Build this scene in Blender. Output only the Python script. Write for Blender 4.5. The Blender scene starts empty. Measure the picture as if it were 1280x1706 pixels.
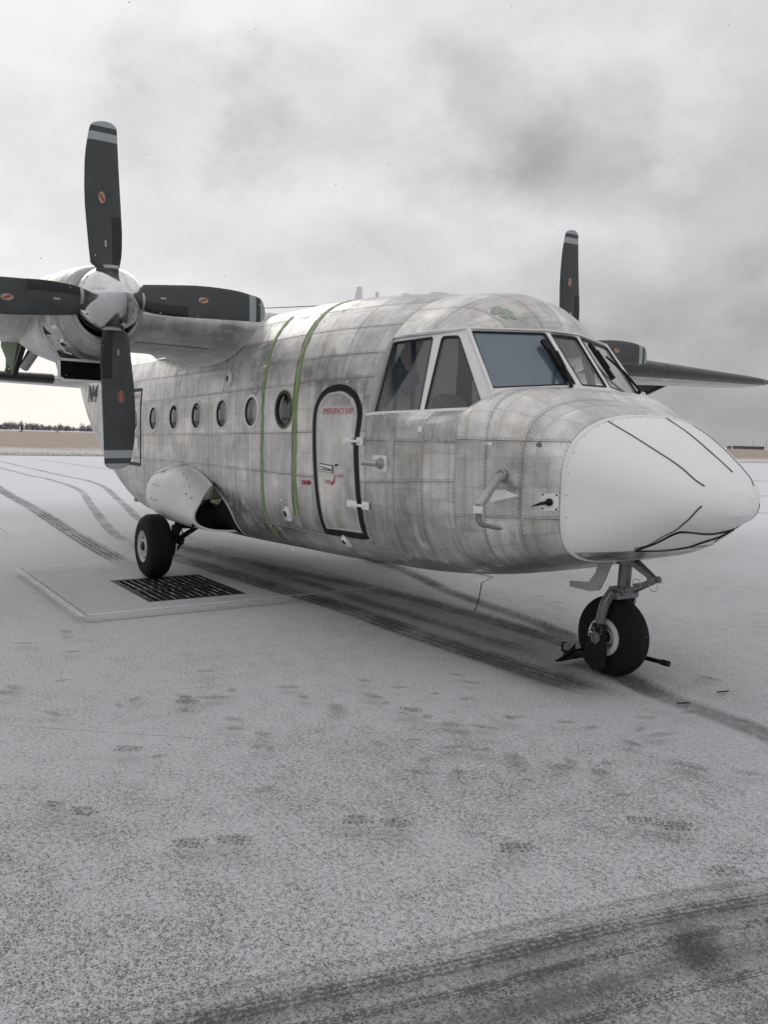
import bpy, bmesh, math, random
from mathutils import Vector, Matrix
from mathutils.geometry import tessellate_polygon
random.seed(7)
SC=bpy.context.scene
COL=SC.collection
R_=math.radians
# ------------------------------------------------------------------ camera
def vsub(a,b):return (a[0]-b[0],a[1]-b[1],a[2]-b[2])
cyaw,cpit,crol,cf=0.5978,0.0883,0.0270,1387.28
Fv=Vector((-math.cos(cyaw)*math.cos(cpit),math.sin(cyaw)*math.cos(cpit),-math.sin(cpit)))
Rv=Fv.cross(Vector((0,0,1))).normalized();Uv=Rv.cross(Fv)
Rc=Rv*math.cos(crol)+Uv*math.sin(crol);Uc=-Rv*math.sin(crol)+Uv*math.cos(crol)
cam=bpy.data.cameras.new('camera');camo=bpy.data.objects.new('camera',cam);COL.objects.link(camo)
camo.matrix_world=Matrix(((Rc.x,Uc.x,-Fv.x,9.2523),(Rc.y,Uc.y,-Fv.y,-4.6857),(Rc.z,Uc.z,-Fv.z,1.6516),(0,0,0,1)))
cam.sensor_fit='HORIZONTAL';cam.sensor_width=36;cam.lens=cf/1280*36
cam.clip_start=.05;cam.clip_end=6000
SC.camera=camo
SC.render.resolution_x=769;SC.render.resolution_y=1024
SC.view_settings.view_transform='Standard';SC.view_settings.look='None'
SC.view_settings.exposure=0.0;SC.view_settings.gamma=1.0;SC.view_settings.use_curve_mapping=False
# ------------------------------------------------------------------ node helpers
class NT:
    def __init__(s,nt): s.nt=nt;s.n=nt.nodes;s.l=nt.links
    def new(s,t,**k):
        n=s.n.new(t)
        for a,b in k.items(): setattr(n,a,b)
        return n
    def put(s,inp,v):
        if v is None:return
        if isinstance(v,(int,float)):
            inp.default_value=v if inp.type not in('RGBA','VECTOR') else ((v,v,v,1) if inp.type=='RGBA' else (v,v,v))
        elif isinstance(v,(tuple,list)):
            v=tuple(v)
            if inp.type=='RGBA' and len(v)==3:v=v+(1,)
            inp.default_value=v
        else: s.l.new(v,inp)
    def m(s,op,a,b=None,c=None,clamp=False):
        n=s.new('ShaderNodeMath',operation=op,use_clamp=clamp)
        s.put(n.inputs[0],a);s.put(n.inputs[1],b);s.put(n.inputs[2],c);return n.outputs[0]
    def vm(s,op,a,b=None):
        n=s.new('ShaderNodeVectorMath',operation=op);s.put(n.inputs[0],a);s.put(n.inputs[1],b)
        return n.outputs['Value'] if op in('DOT_PRODUCT','LENGTH','DISTANCE') else n.outputs[0]
    def xyz(s,v):
        n=s.new('ShaderNodeSeparateXYZ');s.put(n.inputs[0],v);return n.outputs
    def comb(s,x,y,z=0.):
        n=s.new('ShaderNodeCombineXYZ');s.put(n.inputs[0],x);s.put(n.inputs[1],y);s.put(n.inputs[2],z);return n.outputs[0]
    def noise(s,vec,scale,detail=3,rough=.55,col=False,dist=0.):
        n=s.new('ShaderNodeTexNoise');s.put(n.inputs['Vector'],vec);s.put(n.inputs['Scale'],scale)
        s.put(n.inputs['Detail'],detail);s.put(n.inputs['Roughness'],rough);s.put(n.inputs['Distortion'],dist)
        return n.outputs['Color' if col else 'Fac']
    def vor(s,vec,scale,out='Distance',feat='F1'):
        n=s.new('ShaderNodeTexVoronoi',feature=feat);s.put(n.inputs['Vector'],vec);s.put(n.inputs['Scale'],scale);return n.outputs[out]
    def map(s,v,a,b,c=0.,d=1.,smooth=False):
        n=s.new('ShaderNodeMapRange',interpolation_type='SMOOTHSTEP' if smooth else 'LINEAR')
        s.put(n.inputs[0],v);s.put(n.inputs[1],a);s.put(n.inputs[2],b);s.put(n.inputs[3],c);s.put(n.inputs[4],d);return n.outputs[0]
    def mix(s,f,a,b,mode='MIX'):
        n=s.new('ShaderNodeMix',data_type='RGBA',blend_type=mode);s.put(n.inputs[0],f);s.put(n.inputs[6],a);s.put(n.inputs[7],b);return n.outputs[2]
    def uv(s,name): return s.new('ShaderNodeUVMap',uv_map=name).outputs[0]
    def bump(s,h,strength=.3,dist=.01):
        n=s.new('ShaderNodeBump');s.put(n.inputs['Strength'],strength);s.put(n.inputs['Distance'],dist);s.put(n.inputs['Height'],h);return n.outputs[0]
def mat(name):
    m=bpy.data.materials.new(name);m.use_nodes=True;t=NT(m.node_tree);t.n.clear()
    o=t.new('ShaderNodeOutputMaterial');t.o=o.inputs[0];return m,t
def princ(t,col,rough=.5,metal=0.,normal=None,alpha=None,spec=None,coat=None):
    p=t.new('ShaderNodeBsdfPrincipled');t.put(p.inputs['Base Color'],col);t.put(p.inputs['Roughness'],rough)
    t.put(p.inputs['Metallic'],metal);t.put(p.inputs['Normal'],normal);t.put(p.inputs['Alpha'],alpha)
    if spec is not None:t.put(p.inputs['Specular IOR Level'],spec)
    if coat is not None:t.put(p.inputs['Coat Weight'],coat)
    t.l.new(p.outputs[0],t.o);return p
def simple(name,col,rough=.5,metal=0.,var=.12,scale=14.,bump=.0,spec=None):
    m,t=mat(name);g=t.new('ShaderNodeNewGeometry').outputs['Position']
    n=t.noise(g,scale,4,.6)
    k=t.map(n,.25,.75,1-var,1+var)
    c=t.vm('MULTIPLY',tuple(col),t.comb(k,k,k))
    r=t.map(t.noise(g,scale*2.3,3),.3,.7,max(.02,rough-.08),min(1,rough+.08))
    princ(t,c,r,metal,t.bump(n,bump,.004) if bump else None,spec=spec);return m
# ------------------------------------------------------------------ world
W=bpy.data.worlds.new('World');SC.world=W;W.use_nodes=True
t=NT(W.node_tree);t.n.clear()
SUN_AZ,SUN_EL=R_(172),R_(24)
sky=t.new('ShaderNodeTexSky',sky_type='NISHITA',sun_disc=False)
sky.sun_elevation=SUN_EL;sky.sun_rotation=math.pi/2-SUN_AZ
dv=t.new('ShaderNodeTexCoord').outputs['Generated']
n1=t.noise(dv,2.6,6,.58,col=True)
n1=t.vm('SUBTRACT',n1,(.5,.5,.5))
dd=t.vm('NORMALIZE',t.vm('ADD',dv,t.vm('MULTIPLY',n1,(.30,.30,.20))))
X=t.xyz(dd)
az=t.m('MULTIPLY',t.m('ARCTAN2',X[1],X[0]),57.2958);el=t.m('MULTIPLY',t.m('ARCSINE',X[2]),57.2958)
Y=t.xyz(dv)
az0=t.m('MULTIPLY',t.m('ARCTAN2',Y[1],Y[0]),57.2958);el0=t.m('MULTIPLY',t.m('ARCSINE',Y[2]),57.2958)
# brightness: lighter towards the sun side of the overcast, darker away from it
saz=t.m('ABSOLUTE',t.m('SUBTRACT',t.m('MODULO',t.m('ADD',t.m('SUBTRACT',az0,172.),540.),360.),180.))
base=t.map(saz,8.,60.,.865,.775,True)
lowb=t.map(el0,0.,17.,1.,0.,True)
lowl=t.m('MULTIPLY',lowb,t.map(saz,4.,44.,.15,-.32,True))
val=t.m('ADD',base,lowl)
dark=None
for (a,e,ra,re,k) in [(156.5,20.6,6.8,3.8,.36),(144,19.8,7.5,3.3,.25),(131.5,18.3,8.5,3.2,.185),(150,12.2,7,2.2,.10),(134,10,8,3.0,.13),(120,16,9,6,.12),(124,4,14,5,.07),(108,14,12,9,.18),(187,18,12,5,.2),(205,28,16,7,.22),(90,30,18,8,.2),(60,16,16,6,.2),(250,24,18,7,.2),(300,32,20,8,.2),(20,22,18,7,.2),(160,46,20,7,.22),(120,55,30,8,.2)]:
    d=t.m('ADD',t.m('POWER',t.m('DIVIDE',t.m('SUBTRACT',az if a<=180 else t.m('MODULO',t.m('ADD',az,360.),360.),float(a)),float(ra)),2.),t.m('POWER',t.m('DIVIDE',t.m('SUBTRACT',el,float(e)),float(re)),2.))
    b=t.m('MULTIPLY',t.map(d,0.,2.2,1.,0.,True),k*.80)
    dark=b if dark is None else t.m('ADD',dark,b)
stretch=t.vm('MULTIPLY',dv,(1,1,1.55))
dark=t.m('MULTIPLY',dark,t.map(t.noise(stretch,5.2,9,.56),.40,.60,.50,1.20,True))
det=t.m('ADD',t.map(t.noise(stretch,4.2,7,.55),.34,.66,-.085,.06,True),t.map(t.noise(stretch,13.,6,.58),.32,.68,-.022,.022))
val=t.m('ADD',t.m('SUBTRACT',val,dark),det)
val=t.m('MAXIMUM',t.m('MINIMUM',val,1.0),.2)
val=t.m('MULTIPLY',val,t.map(el0,-4.,-.5,.75,1.))
warm=t.m('MULTIPLY',t.map(el0,0.,9.,1.,0.,True),t.map(saz,5.,40.,1.,0.,True))
tint=t.mix(warm,(.995,.985,1.01),(1.03,1.0,.93))
cloud=t.vm('MULTIPLY',tint,t.comb(val,val,val))
bgc=t.new('ShaderNodeBackground');t.put(bgc.inputs[0],cloud);bgc.inputs[1].default_value=.98
bgs=t.new('ShaderNodeBackground');t.put(bgs.inputs[0],sky.outputs[0]);bgs.inputs[1].default_value=.05
mx=t.new('ShaderNodeMixShader');mx.inputs[0].default_value=.97
t.l.new(bgs.outputs[0],mx.inputs[1]);t.l.new(bgc.outputs[0],mx.inputs[2])
wo=t.new('ShaderNodeOutputWorld');t.l.new(mx.outputs[0],wo.inputs[0])
sl=bpy.data.lights.new('sun','SUN');sl.energy=.7;sl.angle=R_(35);sl.color=(1,.96,.9)
so=bpy.data.objects.new('sun',sl);COL.objects.link(so)
sd=Vector((math.cos(SUN_AZ)*math.cos(SUN_EL),math.sin(SUN_AZ)*math.cos(SUN_EL),math.sin(SUN_EL)))
so.rotation_euler=sd.to_track_quat('Z','Y').to_euler();so.location=(-30,5,20)
# ------------------------------------------------------------------ object helpers
def link(me,name,parent=None,mats=None,smooth=False):
    me.name=name
    o=bpy.data.objects.new(name,me);COL.objects.link(o)
    if mats:
        for m in (mats if isinstance(mats,(list,tuple)) else [mats]): me.materials.append(m)
    if smooth: me.polygons.foreach_set('use_smooth',[True]*len(me.polygons))
    if parent is not None:o.parent=parent
    return o
def mesh(name,V,F,mats=None,parent=None,smooth=False,uvs=None,mi=None,sharp=None):
    me=bpy.data.meshes.new(name);me.from_pydata([tuple(v) for v in V],[],F)
    if uvs:
        for k,U in uvs.items():
            l=me.uv_layers.new(name=k)
            for lp in me.loops:l.data[lp.index].uv=U[lp.vertex_index]
    o=link(me,name,parent,mats,smooth)
    if mi: me.polygons.foreach_set('material_index',mi)
    if sharp is not None:
        try: me.set_sharp_from_angle(angle=R_(sharp))
        except Exception: pass
    me.update();return o
class MB:
    def __init__(s):s.V=[];s.F=[]
    def add(s,V,F):
        b=len(s.V);s.V+= [tuple(v) for v in V];s.F+=[tuple(i+b for i in f) for f in F];return s
    def box(s,c,d,rot=None):
        V=[]
        for x in(-.5,.5):
            for y in(-.5,.5):
                for z in(-.5,.5):
                    v=Vector((x*d[0],y*d[1],z*d[2]))
                    if rot is not None:v=rot@v
                    V.append(v+Vector(c))
        return s.add(V,[(0,1,3,2),(4,6,7,5),(0,4,5,1),(2,3,7,6),(0,2,6,4),(1,5,7,3)])
    def bar(s,a,b,w,h,up=(0,0,1)):
        a,b=Vector(a),Vector(b);d=(b-a);L=d.length;d.normalize();u=Vector(up)
        sx=d.cross(u)
        if sx.length<1e-4:sx=d.cross(Vector((1,0,0)))
        sx.normalize();u=sx.cross(d)
        V=[]
        for p in(a,b):
            for i,j in((-1,-1),(1,-1),(1,1),(-1,1)):V.append(p+sx*(i*w/2)+u*(j*h/2))
        return s.add(V,[(0,3,2,1),(4,5,6,7),(0,1,5,4),(1,2,6,5),(2,3,7,6),(3,0,4,7)])
    def tube(s,pts,r,n=10,cap=True):
        pts=[Vector(p) for p in pts];rs=r if isinstance(r,(list,tuple)) else [r]*len(pts)
        V=[];ref=None
        for i,p in enumerate(pts):
            d=(pts[min(i+1,len(pts)-1)]-pts[max(i-1,0)]).normalized()
            if ref is None:
                ref=d.orthogonal().normalized()
            ref=(ref-d*ref.dot(d)).normalized();q=d.cross(ref)
            for k in range(n):
                a=2*math.pi*k/n;V.append(p+ref*(rs[i]*math.cos(a))+q*(rs[i]*math.sin(a)))
        F=[]
        for i in range(len(pts)-1):
            for k in range(n):F.append((i*n+k,i*n+(k+1)%n,(i+1)*n+(k+1)%n,(i+1)*n+k))
        if cap:F.append(tuple(range(n-1,-1,-1)));F.append(tuple((len(pts)-1)*n+k for k in range(n)))
        return s.add(V,F)
    def lathe(s,o,axis,prof,n=32,cap0=False,cap1=False):
        """prof: (distance along axis, radius)"""
        o=Vector(o);d=Vector(axis).normalized();a0=d.orthogonal().normalized();q=d.cross(a0);V=[]
        for (h,r) in prof:
            for k in range(n):
                a=2*math.pi*k/n;V.append(o+d*h+a0*(r*math.cos(a))+q*(r*math.sin(a)))
        F=[]
        for i in range(len(prof)-1):
            for k in range(n):F.append((i*n+k,i*n+(k+1)%n,(i+1)*n+(k+1)%n,(i+1)*n+k))
        if cap0:F.append(tuple(range(n-1,-1,-1)))
        if cap1:F.append(tuple((len(prof)-1)*n+k for k in range(n)))
        return s.add(V,F)
    def plate(s,P,th):
        """closed outline P (3D, planar) given thickness th along its normal (centred)"""
        P=[Vector(p) for p in P];n=Vector((0,0,0))
        for i in range(len(P)):
            a,b=P[i],P[(i+1)%len(P)];n+=a.cross(b)
        n.normalize();k=len(P)
        V=[p+n*th/2 for p in P]+[p-n*th/2 for p in P]
        T=tessellate_polygon([P])
        F=[tuple(f) for f in T]+[tuple(i+k for i in f[::-1]) for f in T]
        F+=[(i,i+k,(i+1)%k+k,(i+1)%k) for i in range(k)]
        return s.add(V,F)
    def build(s,name,m,parent=None,smooth=False,sharp=40):
        o=mesh(name,s.V,s.F,m,parent,smooth)
        bm=bmesh.new();bm.from_mesh(o.data);bmesh.ops.recalc_face_normals(bm,faces=bm.faces);bm.to_mesh(o.data);bm.free()
        if smooth and sharp: 
            try:o.data.set_sharp_from_angle(angle=R_(sharp))
            except Exception:pass
        return o
def thing(name,label,cat,loc=(0,0,0),group=None):
    o=bpy.data.objects.new(name,None);COL.objects.link(o);o.location=loc;o['label']=label;o['category']=cat
    o.empty_display_size=.2
    if group:o['group']=group
    return o
def tag(o,label=None,cat=None,kind=None,group=None):
    if label:o['label']=label
    if cat:o['category']=cat
    if kind:o['kind']=kind
    if group:o['group']=group
    return o
# ------------------------------------------------------------------ materials
def skin_mat(name,base=(.60,.595,.585),rivets=True,streak=1.,primer=0.,metal=.85,stringer=True):
    m,t=mat(name)
    uv=t.uv('xs');lo=t.xyz(t.uv('lo'));hi=t.xyz(t.uv('hi'));u=t.xyz(uv)
    pos=t.new('ShaderNodeNewGeometry').outputs['Position'];P=t.xyz(pos)
    rnd=t.new('ShaderNodeObjectInfo').outputs['Random']
    # tone of each sheet
    tone=t.map(rnd,0,1,.86,1.14)
    off=t.m('MULTIPLY',rnd,40.)
    v1=t.comb(t.m('MULTIPLY',u[0],9.),t.m('MULTIPLY',u[1],1.3),off)
    st=t.map(t.noise(v1,1.6,5,.62),.28,.72,0,1)          # rain streaks running down the sheets
    v2=t.comb(t.m('MULTIPLY',u[0],34.),t.m('MULTIPLY',u[1],2.6),off)
    st2=t.map(t.noise(v2,1.3,3,.6),.3,.7,0,1)
    mo=t.map(t.noise(pos,2.4,6,.62,dist=.4),.3,.7,0,1)     # mottling
    mo2=t.map(t.noise(pos,11.,5,.66),.3,.7,0,1)
    k=t.m('ADD',t.m('ADD',t.m('MULTIPLY',st,.25*streak),t.m('MULTIPLY',st2,.09*streak)),t.m('ADD',t.m('MULTIPLY',mo,.56),t.m('MULTIPLY',mo2,.28)))
    k=t.m('MULTIPLY',t.map(k,.20,.96,.58,1.36),tone)
    bx=t.m('FLOOR',t.m('DIVIDE',lo[0],.178));bs=t.m('FLOOR',t.m('DIVIDE',t.m('ADD',lo[1],.175),.19))
    wn=t.new('ShaderNodeTexWhiteNoise',noise_dimensions='3D');t.put(wn.inputs['Vector'],t.comb(bx,bs,t.m('MULTIPLY',rnd,91.)))
    k=t.m('MULTIPLY',k,t.map(wn.outputs['Value'],0,1,.94,1.07))
    # dark grime gathered along seams and frames
    dmin=t.m('MINIMUM',t.m('MINIMUM',lo[0],lo[1]),t.m('MINIMUM',hi[0],hi[1]))
    gr=t.m('MULTIPLY',t.map(dmin,.0,.026,1.,0.,True),t.map(mo2,.1,.9,.15,1.))
    k=t.m('MULTIPLY',k,t.map(gr,0,1,1.,.84))
    k=t.m('MULTIPLY',k,t.map(dmin,.0008,.0034,.42,1.))
    h=t.m('MULTIPLY',st2,.02)
    if rivets:
        def row(along,dist,d0,pitch,r):
            a=t.m('SUBTRACT',t.m('MODULO',t.m('ADD',along,10.),pitch),pitch/2)
            b=t.m('SUBTRACT',dist,d0)
            q=t.m('SQRT',t.m('ADD',t.m('MULTIPLY',a,a),t.m('MULTIPLY',b,b)))
            return t.map(q,r*.55,r,1.,0.)
        rv=None
        L=[(u[0],lo[1],.016,.030,.0050),(u[0],hi[1],.016,.030,.0050),(u[1],lo[0],.016,.030,.0050),(u[1],hi[0],.016,.030,.0050)]
        for a in L:
            q=row(*a);rv=q if rv is None else t.m('MAXIMUM',rv,q)
        if stringer:
            sdist=t.m('MODULO',t.m('ADD',lo[1],.08),.19);rv2=row(u[0],sdist,.095,.034,.0042)
            xdist=t.m('MODULO',t.m('ADD',lo[0],.0),.178);rv3=row(u[1],xdist,.089,.034,.0042)
            rv=t.m('MAXIMUM',rv,t.m('MULTIPLY',t.m('MAXIMUM',rv2,rv3),.8))
            # the ribs behind print faintly through the sheet
            pr=t.m('MAXIMUM',t.map(t.m('ABSOLUTE',t.m('SUBTRACT',sdist,.095)),.004,.016,1.,0.),t.map(t.m('ABSOLUTE',t.m('SUBTRACT',xdist,.089)),.004,.018,1.,0.))
            k=t.m('MULTIPLY',k,t.map(t.m('MULTIPLY',pr,t.map(mo,.2,.8,.3,1.)),0,1,1.,.87))
        k=t.m('MULTIPLY',k,t.map(rv,0,1,1.,.45))
        h=t.m('ADD',h,t.m('MULTIPLY',rv,.12))
    K=t.comb(k,k,k)
    c=t.vm('MULTIPLY',base,K)
    hue=t.mix(t.map(t.noise(pos,1.7,3),.35,.65,0,1),(1.0,.985,.945),(.985,.985,1.0))
    c=t.vm('MULTIPLY',c,hue)
    br=t.map(t.m('ADD',t.noise(t.comb(t.m('MULTIPLY',u[0],5.),t.m('MULTIPLY',u[1],1.6),off),1.4,6,.66),t.m('MULTIPLY',mo2,.08)),.50,.72,0,1,True)
    c=t.mix(t.m('MULTIPLY',br,.26),c,t.vm('MULTIPLY',c,(.80,.72,.60)))
    # chalky oxide patches
    ox=t.map(t.m('ADD',t.noise(pos,5.,7,.7),t.m('MULTIPLY',st,.12)),.60,.72,0,1,True)
    c=t.mix(t.m('MULTIPLY',ox,.42),c,(.70,.69,.665))
    met=t.m('MULTIPLY',t.map(ox,0,1,1.,.45),metal)
    if primer>0:
        g=t.map(t.noise(pos,7.,6,.72),.62,.66,0,1);c=t.mix(t.m('MULTIPLY',g,primer),c,(.17,.22,.14))
    rough=t.m('ADD',t.map(mo2,0,1,.27,.46),t.m('MULTIPLY',ox,.15))
    # slight oil canning of thin sheet
    big=t.noise(t.comb(t.m('MULTIPLY',u[0],2.6),t.m('MULTIPLY',u[1],2.6),off),1.5,2,.4)
    hh=t.m('ADD',t.m('MULTIPLY',big,.9),h)
    princ(t,c,rough,met,t.bump(hh,.4,.010));return m
M={}
M['skin']=skin_mat('bare_aluminium_skin')
M['skin_top']=skin_mat('chalky_aluminium_skin',base=(.66,.655,.645),metal=.35,primer=.0)
M['skin_new']=skin_mat('smooth_aluminium_sheet',base=(.61,.597,.605),stringer=False,metal=.65)
M['skin_wing']=skin_mat('wing_aluminium_skin',base=(.50,.50,.49),primer=.55,metal=.6)
M['skin_nac']=skin_mat('cowling_aluminium',base=(.44,.44,.44),stringer=False,metal=.78,primer=.30)
def painted(name,col,rough=.35,dirt=.25,spec=.5):
    m,t=mat(name);pos=t.new('ShaderNodeNewGeometry').outputs['Position']
    a=t.map(t.noise(pos,3.,6,.62),.3,.72,0,1);b=t.map(t.noise(pos,26.,4,.7),.55,.8,0,1)
    c=t.mix(t.m('MULTIPLY',a,dirt),col,tuple(x*.72*y for x,y in zip(col,(1,.98,.93))))
    c=t.mix(t.m('MULTIPLY',b,dirt*.8),c,tuple(x*.5 for x in col))
    princ(t,c,t.map(a,0,1,rough-.05,rough+.12),0,t.bump(b,.05,.003),spec=spec);return m
M['radome']=painted('white_radome_paint',(.90,.90,.90),.34,.07)
M['white']=painted('white_paint',(.88,.88,.875),.42,.22)
M['frame']=painted('window_frame_paint',(.88,.88,.875),.42,.3)
M['rim']=painted('wheel_rim_paint',(.68,.68,.66),.4,.35)
m,t=mat('worn_green_stripe');pos=t.new('ShaderNodeNewGeometry').outputs['Position'];a=t.map(t.noise(pos,16.,6,.7),.50,.66,0,.75,True);b=t.map(t.noise(pos,4.,4,.6),.3,.7,.8,1.15)
princ(t,t.vm('MULTIPLY',t.mix(a,(.235,.335,.13),(.42,.42,.38)),t.comb(b,b,b)),.6);M['stripe']=m
M['green']=painted('green_primer',(.13,.19,.09),.6,.5)
M['black']=painted('black_paint',(.007,.007,.008),.5,.1,.3)
M['strip']=simple('lightning_strip_metal',(.10,.10,.10),.5,.2)
M['white_line']=painted('white_line_paint',(.62,.62,.6),.5,.45)
M['red']=painted('red_lettering',(.40,.02,.04),.5,.1)
M['pink']=painted('pale_placard',(.64,.57,.57),.5,.15)
m,t=mat('propeller_blade_paint');pos=t.new('ShaderNodeNewGeometry').outputs['Position']
a=t.map(t.noise(pos,5.,6,.65),.35,.7,0,1);b=t.map(t.noise(t.vm('MULTIPLY',pos,(1,3,3)),45.,4,.75),.66,.74,0,.7,True);c_=t.mix(a,(.040,.047,.049),(.066,.073,.073));c_=t.mix(b,c_,(.16,.165,.165))
princ(t,c_,t.map(a,0,1,.34,.55),0,spec=.45);M['blade']=m
M['tip']=painted('propeller_tip_paint',(.36,.385,.40),.45,.12)
M['boot']=simple('black_rubber_boot',(.011,.011,.016),.38,0,.2)
m,t=mat('tyre_rubber');pos=t.new('ShaderNodeNewGeometry').outputs['Position'];z=t.xyz(pos)[2]
a=t.noise(pos,26.,5,.7);b=t.map(t.m('ADD',a,t.map(z,0.,.10,.16,0.)),.60,.70,0,.55,True);s_=t.map(t.noise(pos,90.,3,.7),.68,.72,0,.8,True)
c_=t.mix(b,(.011,.011,.011),(.045,.043,.041));c_=t.mix(s_,c_,(.25,.25,.25));princ(t,c_,.78,0,t.bump(a,.3,.004),spec=.22);M['rubber']=m
M['chrome']=simple('polished_spinner',(.74,.74,.75),.11,1.,.05,6.)
M['steel']=simple('painted_steel_leg',(.19,.205,.21),.4,.55,.15)
M['lightsteel']=simple('pale_steel_tube',(.42,.43,.43),.38,.6,.15)
M['iron']=simple('cast_iron',(.022,.021,.02),.65,.3,.4,30.,.3)
M['dark']=simple('dark_cavity',(.006,.006,.006),.9,0)
M['darkmetal']=simple('dark_metal',(.016,.016,.017),.5,.4)
M['gasket']=simple('black_gasket',(.012,.012,.013),.5,0)
M['oil']=simple('oil_cooler_fins',(.018,.018,.02),.45,.5)
M['cream']=simple('quilted_lining',(.90,.88,.85),.75,0,.1,6.)
M['cabin']=simple('cabin_lining',(.60,.58,.57),.8,0,.1,6.)
M['seat']=simple('grey_seat_fabric',(.22,.22,.225),.8,0,.15)
M['strap']=simple('blue_harness_webbing',(.09,.12,.17),.8,0,.2)
M['door_dark']=simple('dark_doorway',(.055,.052,.056),.8,0)
M['primer_skin']=simple('bare_primer_metal',(.085,.090,.062),.6,.2,.35,9.)
M['leather']=M['seat']
def glass(name,tint,body=None,bodyfac=0.,rough=.02,f0=.13):
    m,t=mat(name)
    tr=t.new('ShaderNodeBsdfTransparent');t.put(tr.inputs[0],tint)
    gl=t.new('ShaderNodeBsdfGlossy');gl.inputs['Roughness'].default_value=rough
    base=tr.outputs[0]
    if body:
        df=t.new('ShaderNodeBsdfDiffuse');t.put(df.inputs[0],body)
        mx=t.new('ShaderNodeMixShader');mx.inputs[0].default_value=bodyfac
        t.l.new(base,mx.inputs[1]);t.l.new(df.outputs[0],mx.inputs[2]);base=mx.outputs[0]
    ge=t.new('ShaderNodeNewGeometry');cs=t.m('ABSOLUTE',t.vm('DOT_PRODUCT',ge.outputs['Normal'],ge.outputs['Incoming']))
    f=t.m('ADD',f0,t.m('MULTIPLY',t.m('POWER',t.m('SUBTRACT',1.,cs,clamp=True),5.),.9),clamp=True)
    m2=t.new('ShaderNodeMixShader');t.put(m2.inputs[0],f)
    t.l.new(base,m2.inputs[1]);t.l.new(gl.outputs[0],m2.inputs[2]);t.l.new(m2.outputs[0],t.o);return m
M['glass']=glass('cabin_glass',(.92,.92,.93))
M['cglass']=glass('cockpit_side_glass',(.97,.97,.975),f0=.055)
M['hglass']=glass('heated_windscreen_glass',(.40,.50,.55),(.165,.235,.285),.60)
M['pglass']=glass('pale_windscreen_glass',(.62,.68,.68),(.50,.55,.55),.50)
M['mint']=simple('mint_primer',(.38,.43,.37),.6,0,.3,40.)
M['paint_chip']=simple('flaked_paint',(.42,.47,.43),.6,0,.4,60.)
M['skin_plain']=simple('plain_aluminium',(.42,.42,.41),.42,.5,.15)
# ------ fuselage shape
# x : zb, zt, w, zw, nt, nb
ST=[(-8.6,3.00,3.40,.14,3.22,2.0,2.0),
(-7.6,2.55,3.32,.42,3.05,2.0,2.0),
(-6.5,2.05,3.24,.74,2.72,2.2,2.3),
(-5.5,1.58,3.16,.93,2.40,2.4,2.6),
(-4.5,1.13,3.08,1.05,2.08,2.6,2.9),
(-3.5,0.74,3.01,1.11,1.85,2.8,3.3),
(-2.6,0.52,2.97,1.135,1.68,3.0,3.9),
(-1.8,0.46,2.965,1.14,1.62,3.1,4.2),
(-0.5,0.455,2.97,1.14,1.60,3.15,4.2),
(1.0,0.475,2.985,1.143,1.62,3.15,4.2),
(2.0,0.505,2.98,1.143,1.64,3.15,4.2),
(2.9,0.53,2.945,1.143,1.65,3.0,4.2),
(3.5,0.56,2.905,1.135,1.63,2.45,4.1),
(4.0,0.58,2.84,1.11,1.60,2.1,4.0),
(4.5,0.63,2.84,1.062,1.56,2.2,3.9)]
NS=[(3.5,0.56,2.35,1.135,1.63,3.6,4.1),
(4.0,0.58,2.05,1.11,1.60,4.3,4.0),
(4.5,0.63,1.93,1.062,1.56,4.3,3.9),
(4.70,0.66,1.955,1.035,1.54,4.3,3.8),
(4.85,0.69,2.03,1.010,1.52,4.3,4.1),
(5.05,0.74,2.045,.965,1.49,3.7,4.3),
(5.3,0.81,1.945,.900,1.45,3.0,4.6),
(5.55,0.875,1.85,.815,1.40,2.6,4.8),
(5.75,0.950,1.755,.725,1.37,2.4,4.2),
(5.95,1.055,1.635,.595,1.335,2.25,3.2),
(6.07,1.125,1.555,.49,1.315,2.15,2.7),
(6.16,1.15,1.485,.375,1.305,2.1,2.3),
(6.22,1.19,1.42,.255,1.295,2.0,2.2),
(6.255,1.22,1.365,.15,1.285,2.0,2.0),
(6.27,1.23,1.32,.06,1.28,2.0,2.0)]
def interp(T,x):
    n=len(T)
    if x<=T[0][0]: return T[0][1:]
    if x>=T[-1][0]: return T[-1][1:]
    for i in range(n-1):
        if T[i][0]<=x<=T[i+1][0]: break
    x0,x1=T[i][0],T[i+1][0];h=x1-x0;t=(x-x0)/h;r=[]
    for k in range(1,7):
        p0,p1=T[i][k],T[i+1][k];d=(p1-p0)/h
        def sl(j):
            if j<=0 or j>=n-1:
                a=max(0,j-1);b=min(n-1,j+1);return (T[b][k]-T[a][k])/(T[b][0]-T[a][0])
            a=(T[j][k]-T[j-1][k])/(T[j][0]-T[j-1][0]);b=(T[j+1][k]-T[j][k])/(T[j+1][0]-T[j][0])
            if a*b<=0:return 0.
            wa=T[j+1][0]-T[j][0];wb=T[j][0]-T[j-1][0]
            return (wa+wb)*a*b*1.0/(wa*b+wb*a) if 0 else (a*wa+b*wb)/(wa+wb)
        m0,m1=sl(i)*h,sl(i+1)*h
        r.append((2*t**3-3*t*t+1)*p0+(t**3-2*t*t+t)*m0+(-2*t**3+3*t*t)*p1+(t**3-t*t)*m1)
    return r
_c={}
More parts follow.
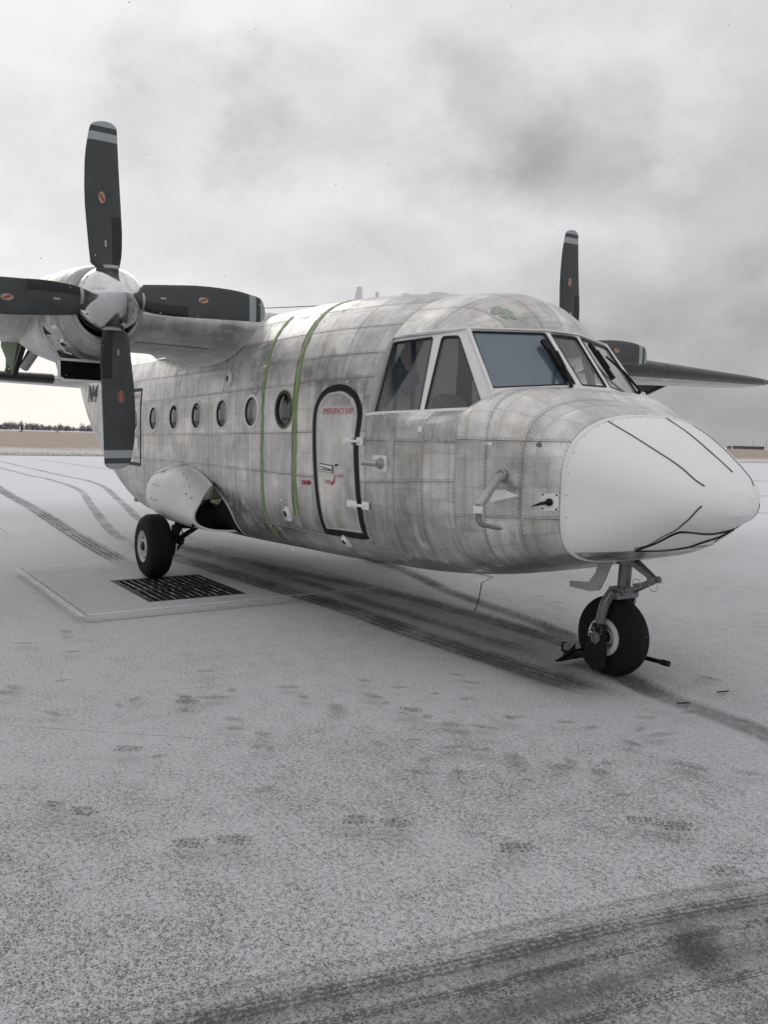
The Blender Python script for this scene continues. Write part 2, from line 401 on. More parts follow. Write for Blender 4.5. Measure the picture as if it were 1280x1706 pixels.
def ring(T,x,N=48):
    """half ring, points from bottom centre to top centre, (y>=0,z), arc-length spaced"""
    key=(id(T),round(x,4),N)
    if key in _c:return _c[key]
    zb,zt,w,zw,nt,nb=interp(T,x)
    P=[]
    M=160
    for i in range(M+1):
        a=-math.pi/2+math.pi*i/M
        c,s=max(0.,math.cos(a)),math.sin(a)
        if s<0:P.append((w*c**(2/nb),zw-(zw-zb)*(-s)**(2/nb)))
        else:P.append((w*c**(2/nt),zw+(zt-zw)*s**(2/nt)))
    L=[0.]
    for i in range(M):L.append(L[-1]+math.hypot(P[i+1][0]-P[i][0],P[i+1][1]-P[i][1]))
    out=[];j=0
    for k in range(N+1):
        t=L[-1]*k/N
        while j<M-1 and L[j+1]<t:j+=1
        q=(t-L[j])/max(1e-9,L[j+1]-L[j])
        out.append((P[j][0]+(P[j+1][0]-P[j][0])*q,P[j][1]+(P[j+1][1]-P[j][1])*q))
    _c[key]=(out,L[-1]);return _c[key]
def yat(T,x,z):
    zb,zt,w,zw,nt,nb=interp(T,x)
    if z<zw: t=(zw-z)/(zw-zb);n=nb
    else: t=(z-zw)/(zt-zw);n=nt
    return w*max(0.,1-min(1,t)**n)**(1/n)
# ------------------------------------------------------------------ aircraft root
AC=thing('transport_aeroplane','twin propeller high wing transport aeroplane in weathered bare aluminium with a white nose','aeroplane')
PN=96
def rp(T,x,g):
    P,L=ring(T,x,PN);f=min(max(g,0.),1.)*PN;i=min(int(f),PN-1);q=f-i
    return P[i][0]+(P[i+1][0]-P[i][0])*q,P[i][1]+(P[i+1][1]-P[i][1])*q
def gz(T,x,z):
    P,L=ring(T,x,PN);zl=[p[1] for p in P]
    if z<=zl[0]:return 0.
    for i in range(PN):
        if zl[i]<=z<=zl[i+1]:
            return (i+(z-zl[i])/max(1e-9,zl[i+1]-zl[i]))/PN
    return 1.
def sp(T,x,g,side,off=0.):
    y,z=rp(T,x,g)
    if off:
        e=.01
        ya,za=rp(T,x,min(1,g+e));yb,zb=rp(T,x,max(0,g-e));xa,xb=x+.02,x-.02
        yc,zc=rp(T,xa,g);yd,zd=rp(T,xb,g)
        a=Vector((0,ya-yb,za-zb));b=Vector((xa-xb,yc-yd,zc-zd));n=b.cross(a)
        if n.length>1e-9:
            n.normalize()
            if n.dot(Vector((0,y,z-1.5)))<0:n=-n
            return Vector((x+n.x*off,side*(y+n.y*off),z+n.z*off))
    return Vector((x,side*y,z))
def TT(x):return ST if x<3.74 else NS
def S(x,z,side=-1,off=0.):
    T=TT(x);return sp(T,x,gz(T,x,z),side,off)
FUS=MB();FUS.box((.6,0,.98),(5.8,1.95,.03));FUS.box((-2.6,0,1.6),(.03,1.9,1.9));FUS.box((4.25,0,1.05),(1.35,1.7,.03))
FUSO=FUS.build('fuselage',M['cabin'],AC)
NPAN=[0]
def panel(P,lu,lv,nu,nv,m,name='skin_panel',parent=None,side=-1,thick=True,e=.0034,proud=None):
    """P(u,v,off)->Vector. Sheet with a recessed edge so neighbouring sheets meet in a real joint."""
    eu,ev=e/lu,e/lv
    us=[0,eu]+[i/nu for i in range(1,nu)]+[1-eu,1];vs=[0,ev]+[i/nv for i in range(1,nv)]+[1-ev,1]
    V=[];xs=[];lo=[];hi=[]
    pr=random.uniform(0,.0009) if proud is None else proud
    for i,u in enumerate(us):
        for j,v in enumerate(vs):
            ed=i in(0,len(us)-1) or j in(0,len(vs)-1)
            V.append(P(u,v,-.0022 if ed else pr));xs.append((u*lu+P.x0,v*lv+P.s0) if hasattr(P,'x0') else (u*lu,v*lv))
            lo.append((u*lu,v*lv));hi.append(((1-u)*lu,(1-v)*lv))
    n=len(vs);F=[]
    for i in range(len(us)-1):
        for j in range(n-1):
            q=(i*n+j,(i+1)*n+j,(i+1)*n+j+1,i*n+j+1);F.append(q if side>0 else q[::-1])
    NPAN[0]+=1
    return mesh(name,V,F,m,parent or FUSO,True,{'xs':xs,'lo':lo,'hi':hi},sharp=20)
class PP:
    def __init__(s,T,x0,x1,za,zb,side):
        s.T=T;s.a=x0;s.b=x1;s.side=side
        s.g0=za;s.g1=zb;s.x0=x0
        L=ring(T,(x0+x1)/2,PN)[1];s.L=L
        s.s0=s.gl(s.g0,.5)*L;s.lv=(s.gl(s.g1,.5)-s.gl(s.g0,.5))*L
    def gl(s,g,u):
        x=s.a+(s.b-s.a)*u
        return g(x) if callable(g) else g
    def __call__(s,u,v,off):
        x=s.a+(s.b-s.a)*u;a=s.gl(s.g0,u);b=s.gl(s.g1,u)
        return sp(s.T,x,a+(b-a)*v,s.side,off)
def zl(T,f):
    """level line given as height function -> girth fraction"""
    return lambda x:gz(T,x,f(x))
def body_panel(T,x0,x1,ga,gb,side,m='skin',dx=.09,dv=.09):
    p=PP(T,x0,x1,ga,gb,side)
    return panel(p,x1-x0,max(.03,p.lv),max(2,int((x1-x0)/dx)),max(2,int(p.lv/dv)),M[m],side=side)
def hole_panel(T,x0,x1,ga,gb,side,xc,zc,r,m='skin'):
    p=PP(T,x0,x1,ga,gb,side);lu,lv=x1-x0,p.lv;L=p.L
    gc=gz(T,xc,zc);a=p.gl(p.g0,(xc-x0)/lu);uc=(xc-x0)/lu;vc=(gc-a)/(p.gl(p.g1,uc)-a)
    N=16;B=[]
    for k in range(4*N):
        s_,t_=divmod(k,N);q=t_/N
        B.append([(q,0),(1,q),(1-q,1),(0,1-q)][s_])
    e=.0034;rings=[]
    for f in (0,.12,.4,.7,1):
        rr=[]
        for (u,v) in B:
            du,dv=(u-uc)*lu,(v-vc)*lv;d=math.hypot(du,dv);cu,cv=uc+du/d*r/lu,vc+dv/d*r/lv
            if f==1:ue,ve=min(max(u,e/lu),1-e/lu),min(max(v,e/lv),1-e/lv);rr.append((ue,ve))
            else:rr.append((cu+(u-cu)*f*.97,cv+(v-cv)*f*.97))
        rings.append(rr)
    rings.append(B);V=[];xs=[];lo=[];hi=[]
    for i,rr in enumerate(rings):
        for (u,v) in rr:
            V.append(p(u,v,-.0022 if i==len(rings)-1 else 0.0006));xs.append((u*lu+x0,v*lv+p.s0));lo.append((u*lu,v*lv));hi.append(((1-u)*lu,(1-v)*lv))
    # inner reveal of the hole
    n=4*N
    base=len(V)
    for k in range(n):
        u,v=rings[0][k];V.append(p(u,v,-.03));xs.append(xs[k]);lo.append(lo[k]);hi.append(hi[k])
    F=[]
    for i in range(len(rings)-1):
        for k in range(n):
            q=(i*n+k,(i+1)*n+k,(i+1)*n+(k+1)%n,i*n+(k+1)%n);F.append(q if side<0 else q[::-1])
    for k in range(n):
        q=(base+k,k,(k+1)%n,base+(k+1)%n);F.append(q if side<0 else q[::-1])
    o=mesh('skin_panel',V,F,M[m],FUSO,True,{'xs':xs,'lo':lo,'hi':hi},sharp=20);NPAN[0]+=1;return o
# --- cabin belts
zc=lambda x:1.846+.0190*x
lev=[0.0,zl(ST,lambda x:.80),zl(ST,lambda x:1.30),zl(ST,lambda x:zc(x)-.215),zl(ST,lambda x:zc(x)+.215),
     zl(ST,lambda x:2.33),zl(ST,lambda x:2.56),zl(ST,lambda x:2.76),1.0]
X_cab=[-2.40,-1.62,-.87,-.135,.59,1.31,1.93,2.55,2.92,3.30,3.74]
winx=[-2.0,-1.24,-.50,.23,.95,1.67,2.372]
for side in (-1,1):
    for i in range(len(X_cab)-1):
        x0,x1=X_cab[i],X_cab[i+1];hasw=i<7
        for b in range(len(lev)-1):
            top=b>=5
            mm='skin'
            if 1.92<x0<2.5 and b>=1:mm='skin_new'
            if b>=6 and mm=='skin':mm='skin_top'
            if side>0 and b in(0,1,5,6) and i%2==1 and i<6: continue
            xa,xb=x0,x1
            if side>0 and b in(0,1,5,6) and i%2==0 and i<6: xb=X_cab[i+2]
            if b==3 and hasw: hole_panel(ST,x0,x1,lev[b],lev[b+1],side,winx[i],zc(winx[i]),.145,mm);continue
            if side<0 and xb-xa>.6 and b in(1,2,4,5,6) and mm!='skin_new':
                xm=(xa+xb)/2;body_panel(ST,xa,xm,lev[b],lev[b+1],side,mm);body_panel(ST,xm,xb,lev[b],lev[b+1],side,mm)
            else: body_panel(ST,xa,xb,lev[b],lev[b+1],side,mm)
    # --- tail cone belts (constant girth fractions)
    G=[0.0]+[f(-2.40) for f in lev[1:-1]]+[1.0]
    Gt=[G[0],G[1],G[2],G[3],G[4],G[6],G[8]]
    XT=[-8.6,-7.4,-6.4,-5.5,-4.7,-4.0,-3.4,-2.9,-2.40]
    for i in range(len(XT)-1):
        if side>0 and i%2:continue
        for b in range(len(Gt)-1):
            body_panel(ST,XT[i],XT[i+1] if side<0 else XT[i+2],Gt[b],Gt[b+1],side,'skin_top' if b==5 else 'skin',.16,.12)
    # --- nose belts below the cockpit glazing
    sill=lambda x:1.838+.029*(x-3.77)
    XN=[3.74,4.10,4.42,4.74]
    ln=[0.0,zl(NS,lambda x:.78-.045*(x-3.5)),zl(NS,lambda x:1.30+.06*(x-3.7)),zl(NS,lambda x:1.63),zl(NS,sill)]
    for i in range(3):
        for b in range(4):
            body_panel(NS,XN[i],XN[i+1],ln[b],ln[b+1],side,'skin',.06,.07)
    XF=[4.74,5.0,5.28,5.555]
    lf=[0.0,zl(NS,lambda x:.715+.28*(x-4.74)),zl(NS,lambda x:1.12+.06*(x-4.74)),zl(NS,lambda x:1.657),1.0]
    if side>0:XF=[4.74,5.15,5.555]
    for i in range(len(XF)-1):
        for b in range(4):
            if b==3:
                body_panel(NS,XF[i],XF[i+1],lf[b],lf[b+1],side,'skin_top',.04,.04)
            else: body_panel(NS,XF[i],XF[i+1],lf[b],lf[b+1],side,'skin',.05,.06)
# --- radome
V=[];F=[];RX=[5.563+ (6.27-5.563)*(1-(1-i/40)**1.8) for i in range(41)];n=PN
for i,x in enumerate(RX):
    for k in range(2*n):
        side=-1 if k<n else 1;kk=k if k<n else 2*n-k
        V.append(sp(NS,x,kk/n,side,0.)+Vector((0,0,0)))
V.append(Vector((6.272,0,1.28)));c=len(V)-1
for i in range(len(RX)-1):
    for k in range(2*n):F.append((i*2*n+k,i*2*n+(k+1)%(2*n),(i+1)*2*n+(k+1)%(2*n),(i+1)*2*n+k))
for k in range(2*n):F.append(((len(RX)-1)*2*n+k,(len(RX)-1)*2*n+(k+1)%(2*n),c))
F.append(tuple(range(2*n)))
RAD=mesh('radome',V,F,M['radome'],AC,True,sharp=60)
tag(RAD,label='white painted nose cone with thin lightning strips')
bm=bmesh.new();bm.from_mesh(RAD.data);bmesh.ops.recalc_face_normals(bm,faces=bm.faces);bm.to_mesh(RAD.data);bm.free()
# --- strips that follow the surface
def surf_strip(name,pts,w,off,m,parent,side=-1,closed=False,taper=None,smooth=True,P=None):
    """pts: list of (x,z) ; strip of width w following the fuselage surface"""
    P=P or (lambda x,z:S(x,z,side,off))
    C3=[P(x,z) for x,z in pts];V=[];F=[];nn=len(C3)
    for i in range(nn):
        a=C3[(i-1)%nn] if closed or i>0 else C3[0];b=C3[(i+1)%nn] if closed or i<nn-1 else C3[-1]
        d=(b-a).normalized();x,z=pts[i]
        nrm=(S(x,z,side,.02)-S(x,z,side,0.001)).normalized()
        q=d.cross(nrm).normalized();ww=w if not callable(w) else w(i/(nn-1))
        V+=[C3[i]-q*ww/2-nrm*.006,C3[i]-q*ww/2,C3[i]+q*ww/2,C3[i]+q*ww/2-nrm*.006]
    for i in range(nn if closed else nn-1):
        j=(i+1)%nn
        for k in range(3):F.append((i*4+k,i*4+k+1,j*4+k+1,j*4+k))
    o=mesh(name,V,F,m,parent,False)
    bm=bmesh.new();bm.from_mesh(o.data);bmesh.ops.recalc_face_normals(bm,faces=bm.faces);bm.to_mesh(o.data);bm.free()
    return o
def dens(pts,step=.04,closed=False):
    out=[];P=list(pts)+([pts[0]] if closed else [])
    for a,b in zip(P,P[1:]):
        k=max(1,int(math.hypot(b[0]-a[0],b[1]-a[1])/step))
        for i in range(k):out.append((a[0]+(b[0]-a[0])*i/k,a[1]+(b[1]-a[1])*i/k))
    if not closed:out.append(P[-1])
    return out
def smoothp(pts,closed=False,n=6):
    out=[];m=len(pts)
    for i in range(m if closed else m-1):
        p0=pts[(i-1)%m] if closed or i>0 else pts[0];p1=pts[i];p2=pts[(i+1)%m];p3=pts[(i+2)%m] if closed or i<m-2 else pts[-1]
        for k in range(n):
            t=k/n
            out.append(tuple(.5*((2*p1[j])+(-p0[j]+p2[j])*t+(2*p0[j]-5*p1[j]+4*p2[j]-p3[j])*t*t+(-p0[j]+3*p1[j]-3*p2[j]+p3[j])*t**3) for j in range(len(p1))))
    if not closed:out.append(tuple(pts[-1]))
    return out
# radome seam ring (flange)
for side in(-1,1):
    mm=MB()
    V=[];F=[]
    for k in range(0,PN+1,2):
        g=k/PN
        for x,o_ in((5.545,.0),(5.549,.005),(5.572,.006),(5.576,.0)):V.append(sp(NS,x,g,side,o_))
    for i in range(PN//2):
        for k in range(3):F.append((i*4+k,i*4+k+1,(i+1)*4+k+1,(i+1)*4+k))
    mesh('radome_flange',V,F,M['frame'],RAD,False)
for k in range(6,46):
    c=sp(NS,5.585,k/48.,-1,.0005);n=(sp(NS,5.585,k/48.,-1,.02)-c).normalized()
    if k%3==0:
        mb=MB();mb.lathe(c,n,[(0,.0038),(.0018,.003),(.0019,.0003)],8);mb.build('screw',M['steel'],RAD)
# lightning strips on the radome
def rstrip(a,b,side=-1,bow=0.,nm='lightning_strip',w=.011,m='darkmetal'):
    pts=[]
    for i in range(17):
        t_=i/16;x=a[0]+(b[0]-a[0])*t_;g0=gz(NS,a[0],a[1]);g1=gz(NS,b[0],b[1]);g=g0+(g1-g0)*t_+bow*math.sin(math.pi*t_)
        pts.append((x,rp(NS,x,g)[1]))
    return surf_strip(nm,pts,w,.004,M[m],RAD,side)
def rline(pts,side=-1,w=.010):
    return surf_strip('lightning_strip',smoothp(pts,n=8),w,.004,M['strip'],RAD,side)
rline([(5.562,1.805),(5.748,1.71),(5.925,1.605),(6.06,1.515),(6.179,1.415)]);rline([(5.562,1.805),(5.748,1.71),(5.925,1.605),(6.06,1.515),(6.179,1.415)],1)
rline([(5.817,.998),(5.879,1.028),(5.978,1.092),(6.136,1.202),(6.201,1.297)]);rline([(5.817,.998),(5.879,1.028),(5.978,1.092),(6.136,1.202),(6.201,1.297)],1)
def rtube(name,P,r=.004,m='strip'):
    P=smoothp(P,n=6);Q=[]
    for x,y,z in P:
        s=-1 if y<0 else 1
        Q.append((x+.003,y,z-.002 if z<1.28 else z+.003))
    mb=MB();mb.tube(Q,r,6);return mb.build(name,M[m],RAD,True)
rtube('lightning_strip',[(5.562,.148,1.841),(5.63,.133,1.811),(5.794,.111,1.727),(5.98,.081,1.613),(6.144,.072,1.497)],.0045)
rtube('black_bead',[(5.799,-.391,.986),(5.895,-.33,1.037),(6.02,-.295,1.114),(6.043,-.207,1.121),(6.009,.06,1.094),(6.015,.212,1.101),(6.021,.313,1.117)],.009,'black')
rtube('black_bead',[(5.797,-.377,.981),(5.784,-.058,.967),(5.811,.126,.981),(5.883,.184,1.019),(5.947,.285,1.062),(6.021,.313,1.117)],.009,'black')
# flat belly sheet that runs forward under the radome
for side in(-1,1):
    for (xa,xb) in((5.556,5.70),(5.70,5.80)):
        gc=lambda x:gz(NS,x,.955+.10*(x-5.56))
        p0=PP(NS,xa,xb,0.0,gc,side);f=lambda u,v,off,p0=p0:p0(u,v,off+.005)
        panel(f,xb-xa,p0.lv,4,10,M['skin'],'belly_panel',FUSO,side=side,proud=0.)
# ------------------------------------------------------------------ cockpit roof
Rear=lambda v:(lambda g0:rp(ST,3.74,g0+(1-g0)*v))(gz(ST,3.74,2.44))
def roofP(u,v,off,side):
    # rear curve, side line, front line, centre line
    yr,zr=Rear(v)
    def front(v):
        P=[(4.49,.742,2.455),(4.60,.47,2.468),(4.70,.20,2.474),(4.716,0,2.475)]
        q=v*3;i=min(2,int(q));t_=q-i;return [P[i][k]+(P[i+1][k]-P[i][k])*t_ for k in range(3)]
    y0,z0=Rear(0);y1,z1=Rear(1)
    def sideL(u): return [3.74+(4.49-3.74)*u, y0+(.742-y0)*u, z0+(2.455-z0)*u]
    def cen(u):
        x=3.74+(4.716-3.74)*u
        return [x,0,2.475+(z1-2.475)*(1-u**2.7)**(1/1.55)]
    r=[3.74,yr,zr];f=front(v);a=sideL(u);b=cen(u)
    c00=[3.74,y0,z0];c10=[4.49,.742,2.455];c01=[3.74,0,z1];c11=[4.716,0,2.475]
    p=[(1-u)*r[k]+u*f[k]+(1-v)*a[k]+v*b[k]-((1-u)*(1-v)*c00[k]+u*(1-v)*c10[k]+(1-u)*v*c01[k]+u*v*c11[k]) for k in range(3)]
    # crown of the roof between its edges
    B=(math.sin(math.pi*min(1,u**1.35))**1.4 if 0<u<1 else 0)*math.sin(math.pi*(v**.8))
    bz=.022*B+.035*(u**2)*(1-u)*4*math.sin(math.pi*v)
    by=.045*B*(1-v)
    e=Vector((p[0]+.02*B,p[1]+by,p[2]+bz))
    if off:e=e+Vector((.3,.5,.8)).normalized()*off
    return Vector((e.x,side*e.y,e.z))
for side in(-1,1):
    for (u0,u1,v0,v1) in [(0,.52,0,.34),(.52,1,0,.34),(0,.52,.34,.68),(.52,1,.34,.68),(0,.52,.68,1),(.52,1,.68,1)]:
        f=lambda u,v,off,u0=u0,u1=u1,v0=v0,v1=v1,s=side:roofP(u0+(u1-u0)*u,v0+(v1-v0)*v,off,s)
        panel(f,(u1-u0)*1.0,(v1-v0)*1.1,12,9,M['skin_top'],side=side,proud=0.)
for (u0,v0,r_) in((.80,.42,.055),(.84,.47,.05),(.87,.43,.04),(.77,.46,.03),(.90,.48,.03)):
    n_=11;mb=MB();mb.add([roofP(u0+r_*1.1*math.cos(6.283*k/n_)*random.uniform(.6,1.2),v0+r_*.9*math.sin(6.283*k/n_)*random.uniform(.6,1.2),.003+.0006*u0,-1) for k in range(n_)],[tuple(range(n_))]);mb.build('bare_primer_patch',M['mint'],FUSO)
# ------------------------------------------------------------------ cockpit glazing
def W3(p,side):return Vector((p[0],side*p[1],p[2]))
def glazed(name,outer,holes,panes,side,th=.02,paneoff=.008,m='frame',parent=None):
    """frame sheet with holes; each hole gets a rubber gasket and a pane"""
    O=[W3(p,side) for p in outer];n=Vector((0,0,0))
    for i in range(len(O)):n+=O[i].cross(O[(i+1)%len(O)])
    n.normalize()
    if n.dot(Vector((.3,side,.3)))<0:n=-n
    H=[[W3(p,side) for p in h] for h in holes]
    T=tessellate_polygon([O]+H);allp=O+[p for h in H for p in h];k=len(allp)
    V=[p for p in allp]+[p-n*th for p in allp];F=[tuple(f) for f in T]+[tuple(i+k for i in f[::-1]) for f in T]
    b=0
    for L in [O]+H:
        q=len(L);F+=[(b+i,b+(i+1)%q,b+(i+1)%q+k,b+i+k) for i in range(q)];b+=q
    fr=mesh(name,V,F,M[m],parent or AC,False)
    bm=bmesh.new();bm.from_mesh(fr.data);bmesh.ops.recalc_face_normals(bm,faces=bm.faces);bm.to_mesh(fr.data);bm.free()
    for h,(pn,pm) in zip(H,panes):
        q=len(h);cen=sum(h,Vector())/q
        V=[];F=[]
        for i in range(q):
            d=(cen-h[i]).normalized()
            V+=[h[i]+n*.003-d*.006,h[i]+n*.007,h[i]+n*.003+d*.012,h[i]-n*.01+d*.012]
        for i in range(q):
            j=(i+1)%q
            for c in range(3):F.append((i*4+c,i*4+c+1,j*4+c+1,j*4+c))
        mesh('gasket',V,F,M['gasket'],fr,False)
        V=[p-n*paneoff+(p-cen).normalized()*.004 for p in h];V2=[p-n*.006 for p in V]
        F=[tuple(range(q)),tuple(range(2*q-1,q-1,-1))]+[(i,(i+1)%q,(i+1)%q+q,i+q) for i in range(q)]
        mesh(pn,V+V2,F,M[pm],fr,False)
    return fr
def rnd_poly(P,r=.03,n=3):
    out=[];m=len(P)
    for i in range(m):
        a,b,c=Vector(P[i-1]),Vector(P[i]),Vector(P[(i+1)%m])
        d1,d2=(a-b).normalized(),(c-b).normalized();s=b+d1*r;e=b+d2*r
        for k in range(n+1):
            t_=k/n;out.append(tuple(s*(1-t_)**2+b*2*t_*(1-t_)+e*t_*t_))
    return out
# side plane helper (plane through measured points)
A0,B0,K0=Vector((4.4935,.742,2.45)),Vector((4.846,.8175,2.012)),Vector((3.72,.90,2.385))
nS=(A0-K0).cross(B0-K0).normalized()
def yS(x,z):return (nS.dot(A0)-nS.x*x-nS.z*z)/nS.y
def q(x,z):return (x,yS(x,z),z)
w2=[q(3.752,2.407),q(4.159,2.422),q(4.236,1.838),q(3.762,1.838)]
w1=[q(4.250,2.419),q(4.415,2.413),q(4.832,1.871),q(4.284,1.856)]
outS=[q(3.715,2.46),q(4.15,2.462),q(4.50,2.462),q(4.862,2.005),q(4.93,1.83),q(4.3,1.815),q(3.715,1.80)]
wsP=[(4.505,.727,2.444),(4.705,.186,2.460),(5.033,.184,2.072),(4.838,.795,2.020)]
outW=[(4.487,.752,2.468),(4.712,.166,2.478),(5.045,.166,2.052),(5.09,.166,1.995),(4.915,.86,1.935),(4.855,.826,2.002)]
A1,B1,C1=Vector((4.4935,.742,2.45)),Vector((4.705,.186,2.464)),Vector((5.038,.184,2.067))
nW=(B1-A1).cross(C1-A1).normalized()
def pw(p):  # drop a point onto the windscreen plane along x
    x=(nW.dot(A1)-nW.y*p[1]-nW.z*p[2])/nW.x;return (x,p[1],p[2])
wsP=[pw(p) for p in wsP];outW=[pw(p) for p in outW]
for side in(-1,1):
    SF=glazed('side_window_frame',outS,[rnd_poly(w2,.025),rnd_poly(w1,.03)],[('side_window','cglass'),('side_window','cglass')],side)
    WF=glazed('windscreen_frame',outW,[rnd_poly(wsP,.02)],[('windscreen','hglass' if side<0 else 'pglass')],side)
    # pillar cap where the two planes meet
    mb=MB();mb.tube([W3((4.478,.742,2.475),side)-Vector((0,0,0)),W3((4.846,.8175,2.012),side),W3((4.95,.842,1.88),side)],.009,10);mb.build('windscreen_pillar',M['frame'],AC,True)
    # sill between the side glazing and the skin
    V=[];F=[];K=16
    for i in range(K+1):
        x=3.72+(4.93-3.72)*i/K;zs=sill(x) if x<4.74 else sill(4.74)+.02
        yb=yat(NS,x,sill(x));yi=yS(x,sill(x)+.022)
        yb=max(yb,yi+.01)
        V+=[W3((x,yb+.004,sill(x)-.012),side),W3((x,yb-.006,sill(x)+.008),side),W3((x,yi-.004,sill(x)+.020),side),W3((x,yi-.03,sill(x)+.0),side)]
    for i in range(K):
        for c in range(3):F.append((i*4+c,i*4+c+1,(i+1)*4+c+1,(i+1)*4+c))
    o=mesh('window_sill',V,F,M['frame'],AC,False)
    # rear jamb between the glazing plane and the cabin skin
    V=[];F=[]
    for i in range(13):
        z=1.80+(2.47-1.80)*i/12;yo=yat(ST,3.74,z)+.003
        V+=[W3((3.735,yo-.003,z),side),W3((3.748,yo-.006,z),side),W3((3.748,yS(3.74,z)-.004,z),side)]
    for i in range(12):
        for c in range(2):F.append((i*3+c,i*3+c+1,(i+1)*3+c+1,(i+1)*3+c))
    mesh('window_jamb',V,F,M['skin_plain'],AC,True)
    # top rail over the side windows and the windscreen
    mb=MB();mb.tube([W3((3.73,rp(ST,3.74,gz(ST,3.74,2.45))[0]-.012,2.452),side),W3((4.15,.84,2.462),side),W3((4.49,.744,2.466),side),W3((4.714,.166,2.482),side),W3((4.72,0,2.482),side)],.007,8);mb.build('top_rail',M['frame'],AC,True)
# centre pane
CP=[(4.7161,-.134,2.458),(4.7161,.134,2.458),(5.046,.13,2.068),(5.046,-.13,2.068)]
OC=[(4.716-.012,-.166,2.476),(4.716-.012,.166,2.476),(5.045+.055,.166,1.99),(5.045+.055,-.166,1.99)]
nC=(Vector(CP[1])-Vector(CP[0])).cross(Vector(CP[2])-Vector(CP[0])).normalized()
def pc(p):
    x=(nC.dot(Vector(CP[0]))-nC.y*p[1]-nC.z*p[2])/nC.x;return (x,p[1],p[2])
glazed('windscreen_frame',[pc(p) for p in OC],[rnd_poly([pc(p) for p in CP],.015)],[('windscreen','cglass')],1)
# wipers
def wiper(side,a,b,c,d,e=None):
    n=Vector((nW.x,nW.y*side,nW.z));n=n if n.x>0 else -n
    a,b,c,d=[Vector(p)+n*.03 for p in (a,b,c,d)]
    mb=MB();mb.tube([a-n*.03,a],.016,10);mb.tube([a,(a+b)/2+n*.02,b+n*.012],[.011,.010,.008],8)
    if e:mb.tube([Vector(e)+n*.008,b+n*.012],.005,6)
    o=mb.build('wiper_arm',M['black'],AC,True)
    mb=MB();L=(d-c);mb.bar(c,d,.034,.030,n);mb.bar(c+L*.25+n*.018,d-L*.25+n*.018,.018,.014,n)
    mb.bar(c-n*.012,d-n*.012,.006,.02,n);mb.build('wiper_blade',M['black'],o)
wiper(-1,(5.050,-.258,2.036),(4.843,-.209,2.288),(4.749,-.262,2.378),(5.0,-.236,2.075),(4.974,-.342,2.067))
wiper(1,(4.83,.742,2.06),(4.758,.389,2.303),(4.744,.229,2.397),(4.953,.273,2.126))
# ------------------------------------------------------------------ cockpit interior
V=[];F=[];N1,N2=44,44
for side in(-1,1):
    V=[];F=[]
    for i in range(N1+1):
        for j in range(N2+1):
            z=1.05+1.78*j/N2;ym=max(.12,yat(ST,3.55,z)-.03) if z>1 else 1;y=.09+(ym-.09)*i/N1
            a=(y*.75+z)*6.0;b_=(y*.75-z)*6.0
            d=.018*(abs(math.sin(a))**.6*abs(math.sin(b_))**.6)
            V.append((3.56+d,side*y,z))
    for i in range(N1):
        for j in range(N2):F.append((i*(N2+1)+j,(i+1)*(N2+1)+j,(i+1)*(N2+1)+j+1,i*(N2+1)+j+1))
    mesh('quilted_bulkhead',V,F,M['cream'],AC,True)
mb=MB();mb.box((3.1,0,1.75),(.02,1.5,1.7));mb.build('dark_cabin_sheet',M['door_dark'],AC)  # sheet coloured dark to stand for the unlit cabin beyond the doorway
for sy in(-1,1):
    mb=MB();prof=[(-.21,0),(-.22,.55),(-.17,.68),(-.08,.73),(.08,.73),(.17,.68),(.22,.55),(.21,0)]
    P=[Vector((4.02-.12*b/.7,sy*.47+a,1.28+b)) for a,b in prof];mb.plate(P,.10)
    mb.box((4.27,sy*.47,1.28),(.5,.44,.14));mb.box((4.27,sy*.47,1.14),(.3,.3,.2));mb.build('pilot_seat',M['seat'],AC)
mb=MB();mb.box((4.86,0,1.86),(.12,1.3,.14));mb.box((4.82,0,1.6),(.06,1.3,.5));mb.box((4.55,0,1.45),(.5,.28,.5));mb.build('instrument_panel',M['door_dark'],AC)
mb=MB()
for dy in(-.10,.06):
    mb.tube([(3.66,-.70+dy,2.55),(3.68,-.71+dy*1.3,2.25),(3.68,-.70+dy,2.05),(3.67,-.71+dy*1.2,1.72)],[.022,.02,.02,.012],6)
mb.plate([(3.70,-.83,2.17),(3.70,-.80,2.30),(3.70,-.73,2.20),(3.70,-.62,2.20),(3.70,-.60,2.12),(3.70,-.70,2.0),(3.70,-.80,2.06)],.03)
mb.build('shoulder_harness',M['strap'],AC)
for sy in(-1,1):
    mb=MB();mb.tube([(4.62,sy*.45,1.55),(4.52,sy*.45,1.80)],.02,8);mb.tube([(4.50,sy*.45-.13,1.90),(4.50,sy*.45-.10,1.80),(4.50,sy*.45+.10,1.80),(4.50,sy*.45+.13,1.90)],.015,8);mb.build('control_yoke',M['white'],AC,True)
